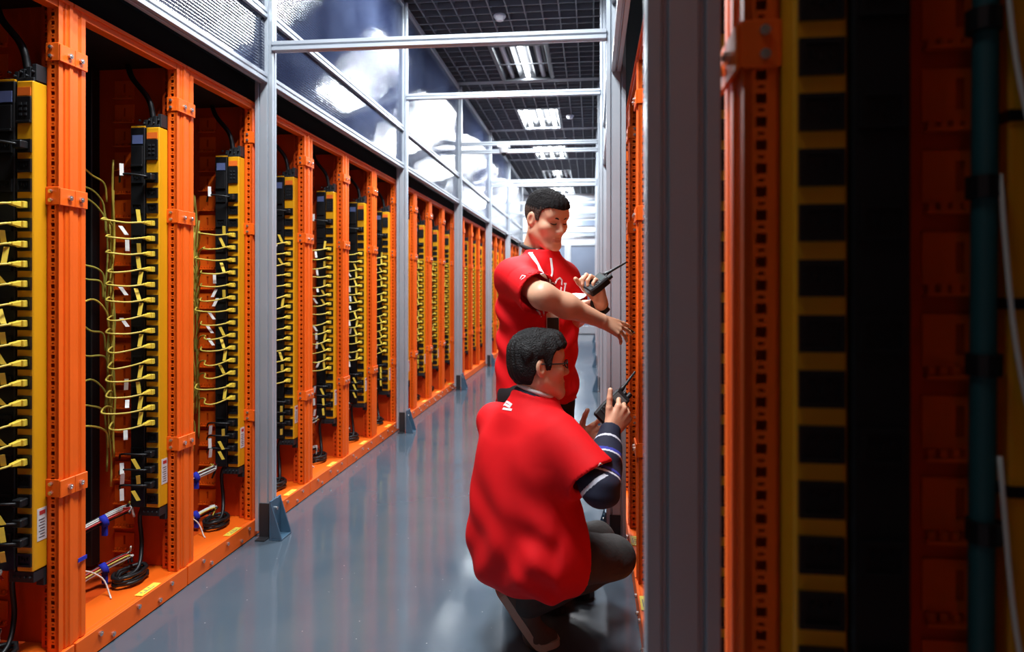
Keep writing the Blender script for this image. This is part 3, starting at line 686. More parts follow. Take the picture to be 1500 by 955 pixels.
M['lcd'] = mat('grey_display', (0.10, 0.12, 0.12), 0.2)
M['shoe_sole'] = mat('beige_sole', (0.50, 0.42, 0.34), 0.6)
M['shoe_upper'] = mat('taupe_shoe', (0.10, 0.075, 0.06), 0.7)
M['paper'] = mat('white_paper', (0.8, 0.79, 0.78), 0.7)
M['lens'] = mat('spectacle_lens', (0.25, 0.27, 0.32), 0.03, spec=0.9, alpha=0.35)

def surface_nets(f, lo, res):
    s = f < 0
    n = np.array(f.shape) - 1
    c = np.zeros(n, np.uint8); offs = [(i, j, k) for i in (0, 1) for j in (0, 1) for k in (0, 1)]
    for o in offs: c += s[o[0]:o[0]+n[0], o[1]:o[1]+n[1], o[2]:o[2]+n[2]]
    act = (c > 0) & (c < 8); idx = np.argwhere(act)
    vid = np.full(n, -1, np.int64); vid[act] = np.arange(len(idx))
    acc = np.zeros((len(idx), 3)); cnt = np.zeros(len(idx))
    g = {o: f[idx[:, 0] + o[0], idx[:, 1] + o[1], idx[:, 2] + o[2]] for o in offs}
    for o0 in offs:
        for ax in range(3):
            if o0[ax]: continue
            o1 = list(o0); o1[ax] = 1; o1 = tuple(o1)
            a, b = g[o0], g[o1]; m = (a < 0) != (b < 0)
            t = np.zeros_like(a); t[m] = a[m] / (a[m] - b[m])
            p = np.tile(np.array(o0, float), (len(idx), 1)); p[:, ax] += t
            acc[m] += p[m]; cnt[m] += 1
    V = (idx + acc / cnt[:, None]) * res + lo
    F = []
    for ax in range(3):
        u, w_ = (ax + 1) % 3, (ax + 2) % 3
        sl0 = [slice(None)] * 3; sl1 = [slice(None)] * 3
        sl0[ax] = slice(0, -1); sl1[ax] = slice(1, None)
        for q in (u, w_): sl0[q] = sl1[q] = slice(1, -1)
        a, b = s[tuple(sl0)], s[tuple(sl1)]
        e = np.argwhere(a != b)
        if not len(e): continue
        flip = a[e[:, 0], e[:, 1], e[:, 2]]
        base = e.copy(); base[:, u] += 1; base[:, w_] += 1
        def cell(du, dw):
            q = base.copy(); q[:, u] += du; q[:, w_] += dw
            return vid[q[:, 0], q[:, 1], q[:, 2]]
        quad = np.stack([cell(-1, -1), cell(0, -1), cell(0, 0), cell(-1, 0)], 1)
        quad[~flip] = quad[~flip][:, ::-1]
        F.append(quad)
    return V, np.concatenate(F)

def crom5(tab, n=6):
    p = [np.array(q, float) for q in tab]; out = []
    for i in range(len(p) - 1):
        p0, p1, p2, p3 = p[max(i-1, 0)], p[i], p[i+1], p[min(i+2, len(p)-1)]
        d = p2[0] - p1[0]; m1 = (p2 - p0) / max(p2[0] - p0[0], 1e-6) * d; m2 = (p3 - p1) / max(p3[0] - p1[0], 1e-6) * d
        for k in range(n):
            t = k / n; q = p1 * (2*t**3 - 3*t*t + 1) + m1 * (t**3 - 2*t*t + t) + p2 * (3*t*t - 2*t**3) + m2 * (t**3 - t*t); q[0] = p1[0] + d * t; out.append(q)
    return out + [p[-1]]
class Field:
    def __init__(s, lo, hi, res):
        s.res = res; s.lo = np.array(lo, float) - 3 * res
        n = np.ceil((np.array(hi) - np.array(lo)) / res).astype(int) + 7
        s.f = np.full(n, 0.2, np.float32); s.n = n
        s.ax = [(s.lo[i] + res * np.arange(n[i])).astype(np.float32) for i in range(3)]
    def region(s, lo, hi):
        a = np.clip(np.floor((np.array(lo) - s.lo) / s.res).astype(int), 0, s.n); b = np.clip(np.ceil((np.array(hi) - s.lo) / s.res).astype(int) + 1, 0, s.n)
        sl = tuple(slice(i, j) for i, j in zip(a, b))
        return sl, s.ax[0][sl[0]][:, None, None], s.ax[1][sl[1]][None, :, None], s.ax[2][sl[2]][None, None, :]
    def put(s, fn, lo, hi, k, op='u'):
        pad = max(k, 2.5 * s.res) + 2 * s.res
        sl, x, y, z = s.region(np.array(lo) - pad, np.array(hi) + pad)
        f = s.f[sl]
        if not f.size: return s
        d = fn(x, y, z).astype(np.float32)
        if op == 'u':
            t = np.clip(0.5 + 0.5 * (f - d) / k, 0, 1); s.f[sl] = f * (1 - t) + d * t - k * t * (1 - t)
        else:
            d = -d; t = np.clip(0.5 - 0.5 * (f - d) / k, 0, 1); s.f[sl] = f * (1 - t) + d * t + k * t * (1 - t)
        return s
    def cap(s, a, b, ra, rb=None, k=0.02, op='u', cut=False):
        rb = ra if rb is None else rb
        a = np.array(a, np.float32); b = np.array(b, np.float32); ba = b - a; L = float(ba @ ba) + 1e-9
        def fn(x, y, z):
            t0 = ((x - a[0]) * ba[0] + (y - a[1]) * ba[1] + (z - a[2]) * ba[2]) / L
            t = np.clip(t0, 0, 1)
            d = np.sqrt((x - a[0] - t * ba[0])**2 + (y - a[1] - t * ba[1])**2 + (z - a[2] - t * ba[2])**2) - (ra + (rb - ra) * t)
            if cut: d = np.maximum(d, (t0 - 1) * math.sqrt(L))
            return d
        r = max(ra, rb)
        return s.put(fn, np.minimum(a, b) - r, np.maximum(a, b) + r, k, op)
    def ell(s, c, rad, rot=None, k=0.02, op='u'):
        c = np.array(c, np.float32); rad = np.array(rad, np.float32); Q = np.eye(3) if rot is None else np.array(rot, float)   # rows are the axes
        def fn(x, y, z):
            p = [((x - c[0]) * Q[i][0] + (y - c[1]) * Q[i][1] + (z - c[2]) * Q[i][2]) for i in range(3)]
            k0 = np.sqrt(sum((p[i] / rad[i])**2 for i in range(3))); k1 = np.sqrt(sum((p[i] / rad[i]**2)**2 for i in range(3))) + 1e-6
            return k0 * (k0 - 1) / k1
        r = float(rad.max())
        return s.put(fn, c - r, c + r, k, op)
    def loft(s, o, w_, u, v, table, ex=2.3, k=0.03, op='u'):
        o, w_, u, v = [np.array(q, float) for q in (o, w_, u, v)]; T = np.array([list(q) for q in crom5(table)], float)
        def fn(x, y, z):
            dot = lambda q: (x - o[0]) * q[0] + (y - o[1]) * q[1] + (z - o[2]) * q[2]
            S = dot(w_); I = lambda i: np.interp(S, T[:, 0], T[:, i])
            a, b = I(3), I(4)
            pu = np.abs(dot(u) - I(1)) / a; pv = np.abs(dot(v) - I(2)) / b
            d = ((pu**ex + pv**ex)**(1 / ex) - 1) * np.minimum(a, b)
            return np.maximum(np.maximum(d, T[0, 0] - S), S - T[-1, 0])
        m = float(max(T[:, 3].max(), T[:, 4].max()) + np.abs(T[:, 1:3]).max())
        e0, e1 = o + w_ * T[0, 0], o + w_ * T[-1, 0]
        return s.put(fn, np.minimum(e0, e1) - m, np.maximum(e0, e1) + m, k, op)
    def cutfn(s, fn):
        x, y, z = s.ax[0][:, None, None], s.ax[1][None, :, None], s.ax[2][None, None, :]
        s.f = np.maximum(s.f, fn(x, y, z).astype(np.float32)); return s
    def disp(s, fn):
        x, y, z = s.ax[0][:, None, None], s.ax[1][None, :, None], s.ax[2][None, None, :]
        s.f = s.f + fn(x, y, z).astype(np.float32); return s
    def mesh(s): return surface_nets(s.f, s.lo, s.res)

def nets_object(name, pieces, mats, parent, root, matfn=None):
    """one mesh object out of meshed pieces (world coordinates); matfn(centres) gives the material slot of each face"""
    V, F, o = [], [], 0
    for v, f in pieces: V.append(v); F.append(f + o); o += len(v)
    V = np.concatenate(V); F = np.concatenate(F)
    tri = V[F[:, :3]]
    if np.einsum('ij,ij->i', tri[:, 0], np.cross(tri[:, 1], tri[:, 2])).sum() < 0: F = F[:, ::-1]
    me = bpy.data.meshes.new(name); me.from_pydata((V - np.array(root)).tolist(), [], F.tolist())
    for m in mats: me.materials.append(m)
    if matfn is not None: me.polygons.foreach_set('material_index', matfn(V[F].mean(1)).astype(np.int32))
    me.polygons.foreach_set('use_smooth', [True] * len(me.polygons)); me.update()
    return link(name, me, parent)
def V3(*a): return np.array(a, float)
def unit(v): v = np.array(v, float); return v / np.linalg.norm(v)
def A(px, py, Y): return np.array(at(px, py, Y))

# head, local frame: +y faces forward, +z up, origin between the ears
def head_field(res=0.0024, hair=False):
    F = Field((-.105, -.135, -.215), (.105, .135, .145), res)
    F.ell((0, -.012, .030), (.075, .094, .086), k=.02)
    F.ell((0, .022, -.034), (.063, .068, .080), k=.03)
    for s in (-1, 1):
        F.cap((s*.052, -.002, -.056), (s*.020, .062, -.100), .022, .019, k=.03)
        F.ell((s*.044, .056, -.022), (.024, .024, .022), k=.025)
    F.cap((-.012, .066, -.103), (.012, .066, -.103), .019, k=.03)
    F.cap((-.042, .070, .026), (.042, .070, .026), .013, k=.022)
    F.ell((0, .052, .055), (.058, .038, .042), k=.03)
    for s in (-1, 1): F.ell((s*.031, .096, .004), (.019, .016, .012), k=.014, op='s')
    for s in (-1, 1): F.ell((s*.031, .075, .003), (.0165, .011, .0095), k=.004)
    F.cap((0, .085, .012), (0, .103, -.030), .0075, .0115, k=.014)
    for s in (-1, 1): F.ell((s*.0125, .094, -.034), (.0085, .010, .008), k=.007)
    F.ell((0, .074, -.068), (.026, .016, .020), k=.012); F.cap((-.015, .0855, -.0655), (.015, .0855, -.0655), .0048, k=.008); F.cap((-.012, .0845, -.0755), (.012, .0845, -.0755), .0052, k=.008)
    F.cap((-.019, .0925, -.0706), (.019, .0925, -.0706), .0022, k=.003, op='s')
    if hair: return F
    for s in (-1, 1):
        F.ell((s*.077, -.010, -.004), (.009, .019, .031), rot=[(1, s*.35, 0), (-s*.35, .93, .1), (0, -.1, 1)], k=.006)
        F.ell((s*.084, -.004, -.002), (.006, .009, .017), k=.004, op='s')
    F.cap((0, -.022, -.055), (0, -.040, -.200), .054, .060, k=.03)
    return F
def hair_field(kind, res=0.0026):
    F = head_field(res, hair=True)
    d = .0045 if kind == 'crop' else .010
    x, y, z = F.ax[0][:, None, None], F.ax[1][None, :, None], F.ax[2][None, None, :]
    ys = [-.13, -.07, -.045, -.030, -.018, .002, .012, .028, .038, .052, .072, .13]
    zs = [-.066, -.070, -.060, -.02, .022, .024, -.002, -.002, .034, .046, .056, .060] if kind == 'crop' else [-.078, -.080, -.070, -.03, .022, .026, -.016, -.016, .028, .046, .055, .060]
    top = np.clip((z - .03) / .08, 0, 1)
    rise = np.clip((z - np.interp(y, ys, zs)) / (.035 if kind == 'crop' else .018), 0, 1)
    F.f = F.f - ((.0016 + (d - .0016) * rise) + (.007 if kind == 'crop' else .010) * top)
    if kind != 'crop':
        F.ell((0, .040, .098), (.056, .046, .022), k=.02); F.ell((0, -.050, -.015), (.066, .056, .055), k=.03)
    F.cutfn(lambda x, y, z: (np.interp(y, ys, zs) + .010 * np.abs(x) / .07 * (y > .03) - z) * .7)
    if kind == 'crop': F.disp(lambda x, y, z: .0012 * np.sin(420 * x + 3 * np.sin(190 * z)) * np.sin(390 * z + 60 * y) + .0022 * np.clip((z - .05) / .05, 0, 1) * np.sin(310 * x + 2 * np.sin(150 * y)) * np.sin(280 * y + 40 * x))
    else: F.disp(lambda x, y, z: .0020 * np.sin(260 * x + 40 * z + 2.5 * np.sin(60 * y)) + .0010 * np.sin(430 * x - 150 * y))
    return F
def frame(fwd, pitch=0.0, roll=0.0):
    """rotation whose y column looks along fwd (horizontal), pitched up by `pitch`"""
    f = unit([fwd[0], fwd[1], 0]); yaw = math.atan2(-f[0], f[1])
    return np.array((Matrix.Rotation(yaw, 3, 'Z') @ Matrix.Rotation(R(pitch), 3, 'X') @ Matrix.Rotation(R(roll), 3, 'Y')))
def place(mesh, Q, c, sc=1.0): v, f = mesh; return (v * sc) @ Q.T + c, f

def put_hand(F, wrist, direc, palm, side, curls, thumb=(0.8, 0.55, -0.25), tcurl=25, spread=0.12, sc=1.0, k=.005):
    """side +1 right hand, -1 left; curls: (knuckle, middle, tip) degrees for index..little. returns fingertip positions"""
    y = unit(direc); z = -np.array(palm, float); z = unit(z - y * (z @ y)); x = np.cross(y, z)
    ts = -side
    W = lambda p: np.array(wrist) + (x * p[0] + y * p[1] + z * p[2]) * sc
    kn = [(ts*.030, .088, .002), (ts*.010, .094, .005), (-ts*.011, .090, .004), (-ts*.030, .080, 0)]
    for i, q in enumerate(kn):
        F.cap(W((q[0] * .45, .008, 0)), W(q), .0175 * sc, .0115 * sc, k=.010)
    F.cap(W((ts*.012, .03, -.010)), W((ts*.022, .055, -.008)), .016 * sc, .012 * sc, k=.012)
    tips = []
    for i, (L, r) in enumerate(((.072, .0088), (.080, .0090), (.074, .0085), (.058, .0076))):
        p = np.array(kn[i]); a = 0; sx = ts * (1.3 - i * .9) * spread
        for seg, fr in enumerate((.45, .30, .25)):
            a += curls[i][seg]
            d = np.array((sx * math.cos(R(a)), math.cos(R(a)), -math.sin(R(a)))); d /= np.linalg.norm(d)
            q = p + d * L * fr
            F.cap(W(p), W(q), r * (1 - .10 * seg) * sc, r * (.92 - .10 * seg) * sc, k=k if seg else .007)
            p = q
        tips.append(W(p))
    p = np.array((ts*.024, .032, -.008)); d = unit((ts * thumb[0], thumb[1], thumb[2]))
    for seg, (L, r) in enumerate(((.042, .0125), (.033, .0105), (.026, .0095))):
        q = p + d * L; F.cap(W(p), W(q), r * sc, r * .9 * sc, k=.008 if seg == 0 else .004); p = q
        c_ = R(tcurl); inward = unit((-ts * .75, .3, -.5)); d = unit(d * math.cos(c_) + inward * math.sin(c_))
    tips.append(W(p))
    return tips

def ribbon(pts, normals, width, thick, name, m, parent, root):
    b = MB(); n = len(pts); vs = []
    for i in range(n):
        t = unit(np.array(pts[min(i+1, n-1)]) - np.array(pts[max(i-1, 0)])); nn = unit(normals[i]); s = np.cross(t, nn) * (width[i] if isinstance(width, list) else width) / 2
        p = np.array(pts[i]) - np.array(root)
        vs += [p - s, p + s, p + s + nn * thick, p - s + nn * thick]
    fs = []
    for i in range(n - 1):
        for k in range(4): fs.append((i*4+k, i*4+(k+1) % 4, (i+1)*4+(k+1) % 4, (i+1)*4+k))
    fs += [(0, 3, 2, 1), tuple((n-1)*4 + k for k in range(4))]
    return b.add(vs, fs).build(name, m, parent)

from mathutils.bvhtree import BVHTree
def hit_shirt(shirt, root, px, py):
    """where a print sits on a shirt: the point of the shirt under a photo pixel"""
    a = Vector(cam_ray(px, py)); o = Vector((0, 0, H)) - Vector(root)
    ok, loc, nor, i_ = shirt.ray_cast(o, a.normalized())
    return (loc, nor) if ok else (None, None)
def prints(shirt, root, strokes, width, parent, name='print'):
    for st in strokes:
        P, N = [], []
        for q in range(len(st) - 1):
            for t in range(4):
                f = t / 4; loc, nor = hit_shirt(shirt, root, st[q][0] + (st[q+1][0] - st[q][0]) * f, st[q][1] + (st[q+1][1] - st[q][1]) * f)
                if loc is not None: P.append(np.array(loc) + np.array(nor) * .0004); N.append(np.array(nor))
        loc, nor = hit_shirt(shirt, root, *st[-1])
        if loc is not None: P.append(np.array(loc) + np.array(nor) * .0004); N.append(np.array(nor))
        if len(P) > 2: ribbon(P, N, width, .0012, name, M['print'], parent, (0, 0, 0))

def radio(a, b, front, tip, lab, size=(.058, .034)):
    """hand-held two-way radio: a bottom, b top of the body, tip of the aerial"""
    a, b, tip = V3(*a), V3(*b), V3(*tip); ax = unit(b - a); L = np.linalg.norm(b - a); n = np.array(front, float); n = unit(n - ax * (n @ ax)); sx = np.cross(ax, n)
    t = empty('two_way_radio', tuple(a)); tag(t, lab, 'radio', 'two-way radios held by the men')
    Mx = Matrix(((sx[0], n[0], ax[0]), (sx[1], n[1], ax[1]), (sx[2], n[2], ax[2])))
    def put(mb_, name, m, **k):
        mb_.v = [tuple(Mx @ Vector(v)) for v in mb_.v]; return mb_.build(name, m, t, **k)
    w_, d_ = size
    put(MB().prism([(-w_/2 * .88, 0), (w_/2 * .88, 0), (w_/2, L * .35), (w_/2, L), (-w_/2, L), (-w_/2, L * .35)], -d_/2, d_/2, 'y'), 'body', M['rubber'], bevel=.005)
    put(MB().box((-w_*.36, d_/2 - .001, L*.66), (w_*.36, d_/2 + .0015, L*.90)), 'display', M['lcd'], bevel=.0008)
    for q in range(4): put(MB().box((-w_*.34, d_/2 - .001, L*(.20 + q*.10)), (w_*.34, d_/2 + .0025, L*(.255 + q*.10))), 'key', M['dark_metal'], bevel=.001)
    put(MB().cyl((w_*.25, 0, L), (w_*.25, 0, L + .018), .009, 12), 'knob', M['black'], bevel=.001)
    put(MB().cyl((0.0, 0, L), (0.0, 0, L + .010), .007, 12), 'knob', M['black'], bevel=.001)
    base = a + ax * L - sx * w_ * .28
    dv = tip - base
    mbx = MB().tube([base - a + dv * f for f in (0, .15, .3, 1)], [.0085, .0075, .005, .0032], 10)
    mbx.build('aerial', M['rubber'], t, smooth=True)
    return t
def shoe(name, heel, ball, toe, parent, root, upper, sole):
    heel, ball, toe = [V3(*q) for q in (heel, ball, toe)]
    d1 = unit(ball - heel); side = unit(np.cross(d1, (0, 0, 1))); n1 = np.cross(side, d1)
    F = Field(np.minimum(np.minimum(heel, ball), toe) - .09, np.maximum(np.maximum(heel, ball), toe) + .12, .004)
    F.cap(heel + n1 * .035, ball + n1 * .030, .036, .038, k=.02); F.cap(ball + V3(0, 0, .030), toe + V3(0, 0, .024), .037, .026, k=.02); F.cap(ball * .45 + heel * .55 + n1 * .055, heel + n1 * .085, .033, .036, k=.03)
    o = nets_object(name, [F.mesh()], [upper], parent, root)
    up = V3(0, 0, 1); path = [np.array(q) for q in crom([heel - d1 * .035, heel, heel * .5 + ball * .5 - n1 * .004, ball, toe, toe + unit(toe - ball) * .03], 4)]
    nn = [unit(n1 * (1 - f) + up * f) for f in [min(1, max(0, (i - 8) / 5)) for i in range(len(path))]]
    wd = [.046, .062, .068, .070, .070, .070, .070, .072, .076, .080, .084, .086, .088, .088, .086, .083, .078, .070, .060, .048, .030]
    ribbon([p + q * .001 for p, q in zip(path, nn)], nn, wd, .024, 'sole', sole, o, root)
    return o

# ---------------------------------------------------------------- the standing man
fch = unit((.80, -.60, 0)); rch = np.array((fch[1], -fch[0], 0.0))          # chest facing, his right
C = V3(-.220, 2.70, 0)
root = (C[0], C[1], 0.0)
man = empty('person', root); tag(man, 'standing man in red T-shirt and lanyard, one arm stretched to the rack', 'person')
shr, shl = C + rch * .165 + V3(0, 0, 1.285), C - rch * .165 + V3(0, 0, 1.285)
elr, wrr = A(795, 433, 2.335), A(880, 469, 2.46)
ell_, wrl = A(842, 463, 2.73), A(880, 444, 2.52)
hc = A(800, 320, 2.67); hq = frame((.74, -.67), -18, 4); HS1 = .94
bodyp = [place(head_field().mesh(), hq, hc, HS1)]
F = Field(np.minimum(np.minimum(shr, elr), wrr) - .1, np.maximum(np.maximum(shr, elr), A(935, 487, 2.53)) + .08, .003)
F.cap(shr * .85 + elr * .15, elr, .040, .043, k=.02); F.cap(elr, elr * .6 + wrr * .4, .043, .041, k=.03); F.cap(elr * .6 + wrr * .4, wrr, .041, .0265, k=.03)
tips_r = put_hand(F, wrr, A(919, 487, 2.525) - wrr, (.10, .76, -.62), 1, ((2, 8, 5), (6, 10, 6), (14, 16, 10), (20, 20, 12)), thumb=(.45, .8, -.35), tcurl=14, spread=.18, sc=.93)
bodyp.append(F.mesh())
F = Field(np.minimum(np.minimum(shl, ell_), wrl) - .12, np.maximum(np.maximum(shl, ell_), wrl) + .16, .003)
F.cap(shl * .85 + ell_ * .15, ell_, .040, .042, k=.02); F.cap(ell_, ell_ * .6 + wrl * .4, .041, .038, k=.03); F.cap(ell_ * .6 + wrl * .4, wrl, .038, .027, k=.03)
put_hand(F, wrl, A(872, 414, 2.515) - wrl, (-.62, -.45, .55), -1, ((48, 62, 40), (52, 64, 40), (56, 64, 42), (60, 64, 42)), thumb=(.25, .85, -.5), tcurl=18, spread=.05)
bodyp.append(F.mesh())
F = Field((C[0] - .3, C[1] - .3, .05), (C[0] + .3, C[1] + .3, 1.36), .010)
F.loft(C, (0, 0, 1), rch, fch, [(.80, 0, 0, .15, .11), (1.05, 0, 0, .14, .10), (1.22, 0, .01, .13, .08), (1.32, 0, .02, .05, .045)])
for s in (-1, 1):
    hip = C + rch * s * .085; F.cap(hip + V3(0, 0, .86), hip + V3(0, 0, .47) + fch * .02, .085, .055, k=.03); F.cap(hip + V3(0, 0, .47) + fch * .02, hip + V3(0, 0, .10), .052, .04, k=.03)
bodyp.append(F.mesh())
hqi = hq.T
def face_mat(c):
    l = ((c - hc) @ hq) / HS1
    lip = (np.abs(l[:, 0]) < .024) & (l[:, 1] > .07) & (np.abs(l[:, 2] + .0715) < .0105 - .16 * np.abs(l[:, 0]))
    return lip.astype(int)
body = nets_object('body', bodyp, [M['skin'], M['lip']], man, root, face_mat)
def fade(c):
    l = ((c - hc) @ hq) / HS1
    return (l[:, 2] + .006 * np.sin(l[:, 0] * 500) * np.sin(l[:, 1] * 430) < .046 + .010 * (l[:, 1] > .03)).astype(int)
nets_object('hair', [place(hair_field('crop').mesh(), hq, hc, HS1)], [M['stubble'], M['fade']], man, root, fade)
def face_lines(parent, root, hq, hc, dark):
    for s in (-1, 1):
        pts = [(s*.013, .0885, .019), (s*.024, .0875, .0235), (s*.036, .081, .0245), (s*.048, .071, .020)]
        mbx = MB().tube([hq @ np.array(p) + hc - np.array(root) for p in crom(pts, 4)], [.0032 + .0018 * math.sin(math.pi * i / 12) for i in range(13)], 6)
        mbx.build('eyebrow', dark, parent, smooth=True)
        pts = [(s*.017, .0835, -.0015), (s*.026, .0868, -.0035), (s*.037, .0850, -.0035), (s*.046, .0775, .0)]
        MB().tube([hq @ np.array(p) + hc - np.array(root) for p in crom(pts, 4)], .0018, 5).build('eyelash', dark, parent, smooth=True)
face_lines(man, root, hq * HS1, hc, M['hair'])

F = Field(C + V3(-.42, -.48, .74), C + V3(.34, .36, 1.40), .0055)
F.loft(C, (0, 0, 1), rch, fch, [(.765, 0, .0, .180, .145), (.90, 0, 0, .176, .140), (1.05, 0, .005, .174, .135), (1.18, 0, .005, .182, .128), (1.25, 0, .008, .184, .116), (1.29, 0, .014, .172, .098), (1.325, 0, .02, .128, .080), (1.352, 0, .026, .084, .068), (1.372, 0, .030, .070, .062)], ex=2.3, k=.02)
sl_r, sl_l = shr * .10 + elr * .90, shl * .30 + ell_ * .70
F.cap(shr + V3(0, 0, -.012) - rch * .02, sl_r, .058, .076, k=.075, cut=True); F.cap(shl + V3(0, 0, -.012) + rch * .02, sl_l, .058, .066, k=.075, cut=True)
F.cap(sl_r - unit(elr - shr) * .02, sl_r + unit(elr - shr) * .04, .066, .068, k=.004, op='s'); F.cap(sl_l - unit(ell_ - shl) * .02, sl_l + unit(ell_ - shl) * .04, .056, .058, k=.004, op='s')
nb = hc + hq @ V3(0, -.034, -.145)
F.cap(nb + V3(0, 0, -.05) + fch * .016, nb + V3(0, 0, .12) + fch * .016, .066, .070, k=.006, op='s')
F.disp(lambda x, y, z: (.0050 * np.sin(26 * (x * .8 - y * .6) + 34 * z + 2.2 * np.sin(9 * z + 7 * x)) + .0030 * np.sin(58 * z - 30 * (x + y) + 2 * np.sin(17 * x))) * np.clip((1.33 - z) * 6, .25, 1))
shirt = nets_object('shirt', [F.mesh()], [M['shirt']], man, root)
ring = []
for i in range(28):
    a = 2 * math.pi * i / 28; ring.append(nb - np.array(root) + fch * (.016 + .064 * math.cos(a)) + rch * .066 * math.sin(a) + V3(0, 0, .010 - .022 * math.cos(a)))
MB().tube(ring, .0085, 8, closed=True).build('collar', M['collar_black'], man, smooth=True)
F = Field(C + V3(-.26, -.26, .06), C + V3(.26, .26, .92), .008)
F.loft(C, (0, 0, 1), rch, fch, [(.74, 0, 0, .165, .115), (.82, 0, 0, .165, .12), (.90, 0, 0, .155, .115)])
for s in (-1, 1):
    hip = C + rch * s * .088; F.cap(hip + V3(0, 0, .80), hip + V3(0, 0, .47) + fch * .02, .098, .075, k=.02); F.cap(hip + V3(0, 0, .47) + fch * .02, hip + V3(0, 0, .075), .073, .066, k=.02, cut=True)
nets_object('trousers', [F.mesh()], [M['trousers_black']], man, root)
for s in (-1, 1):
    hip = C + rch * s * .088
    shoe('shoe', hip - fch * .05 + V3(0, 0, .004), hip + fch * .11 + V3(0, 0, .004), hip + fch * .18 + V3(0, 0, .004), man, root, M['rubber'], M['rubber'])
# wristwatch on his left wrist
wd = unit(wrl - ell_); wc = wrl - wd * .012 - np.array(root)
u_ = unit(np.cross(wd, (0, 0, 1))); v_ = np.cross(wd, u_)
wt = MB().tube([wc + (u_ * math.cos(a) + v_ * math.sin(a)) * .0295 for a in [2 * math.pi * i / 20 for i in range(20)]], .008, 8, closed=True).build('wristwatch', M['rubber'], man, smooth=True)
wn = unit(u_ * -.3 + v_ * .3 + V3(.5, -.7, 0)); wn = unit(wn - wd * (wn @ wd))
MB().cyl(wc + wn * .028, wc + wn * .042, .018, 16).build('watch_case', M['black'], wt, bevel=.002)
# lanyard and badge
P, N = [], []
for px, py in [(767, 353), (772, 362), (777, 371), (783, 381), (789, 391), (795, 400), (801, 407)]:
    loc, nor = hit_shirt(shirt, root, px, py)
    if loc is not None: P.append(np.array(loc) + np.array(nor) * .003); N.append(np.array(nor))
top = hc + hq @ V3(-.056, -.02, -.105) - np.array(root)
lan = ribbon([top] + P, [N[0]] + N, .019, .0015, 'lanyard', M['strap'], man, (0, 0, 0))
P2, N2 = [], []
for px, py in [(806, 378), (807, 386), (808, 394), (808, 401), (807, 408), (806, 418)]:
    loc, nor = hit_shirt(shirt, root, px, py)
    if loc is not None: P2.append(np.array(loc) + np.array(nor) * .003); N2.append(np.array(nor))
if len(P2) > 2: ribbon(P2, N2, .010, .0015, 'lanyard', M['strap'], man, (0, 0, 0))
loc, nor = hit_shirt(shirt, root, 808, 476)
if loc is not None:
    n_ = unit((nor[0], nor[1], 0)); sx = np.cross((0, 0, 1), n_)
    bo = np.array(loc) + n_ * .006
    def plate(w0, w1, z0, z1, t0, t1, name, m, parent):
        mbx = MB().box((w0, t0, z0), (w1, t1, z1)); mbx.v = [tuple(bo + sx * v[0] + n_ * v[1] + V3(0, 0, v[2])) for v in mbx.v]; return mbx.build(name, m, parent, bevel=.001)
    bd = plate(-.030, .030, -.055, .055, 0, .003, 'badge', M['card'], man)
    plate(-.027, .027, -.026, .030, .003, .005, 'badge_photo', M['black'], bd)
    plate(-.006, .006, .050, .085, .0, .002, 'badge_clip', M['strap'], bd)
prints(shirt, root, [[(806, 415), (810, 413), (813, 415), (816, 409), (820, 406.5), (823, 410), (822.5, 417)], [(828, 416), (827, 423), (825.5, 431)], [(822, 420), (821, 427)], [(801, 410), (804, 413)], [(829.5, 415), (826, 415)],
    [(788, 443), (791, 448)], [(786, 454), (790, 457), (793, 464)], [(796, 453), (797, 462)], [(801, 452), (805, 458), (803, 464)]], .006, shirt)
prints(shirt, root, [[(762, 408), (765, 403), (770, 404), (767, 407), (763, 410)]], .0035, shirt)
# pen in the stretched hand, paper in the other
pt = (tips_r[0] + tips_r[1]) / 2; pd = unit(V3(.75, .35, -.45))
pen = empty('pen', tuple(pt)); tag(pen, 'short dark pen held by the standing man against the rack', 'pen')
MB().cyl(tuple(-pd * .06), tuple(pd * .016), .0042, 10).build('barrel', M['rubber'], pen, smooth=True); MB().cyl(tuple(pd * .016), tuple(pd * .026), .0042, 10, .0012).build('pen_tip', M['steel'], pen, smooth=True)
pa, pb = A(831, 433, 2.60), A(866, 428, 2.55)
dv = unit(pb - pa); sv = unit(np.cross(dv, (0, 0, 1))); nv = np.cross(sv, dv); nv = unit(nv * .94 + sv * .33); sv = unit(np.cross(dv, nv))
b = MB(); L_ = np.linalg.norm(pb - pa); vs = []
for i in range(7):
    for j_ in range(2):
        for e in range(2): vs.append(dv * L_ * i / 6 + sv * (.07 * j_ - .01) + nv * (.004 * math.sin(i * 1.1) + .0012 * e))
fs = []
for i in range(6):
    q = i * 4
    fs += [(q, q+4, q+6, q+2), (q+1, q+3, q+7, q+5), (q, q+1, q+5, q+4), (q+2, q+6, q+7, q+3)]
fs += [(0, 2, 3, 1), (24, 25, 27, 26)]
pp = b.add(vs, fs).build('note_paper', M['paper'], None, tuple(pa)); tag(pp, 'folded white paper held under the radio by the standing man', 'paper')
radio(A(861, 427, 2.478), A(887, 405.5, 2.50), (-.35, -.55, .55), A(917, 384, 2.53), 'black two-way radio with aerial held by the standing man')

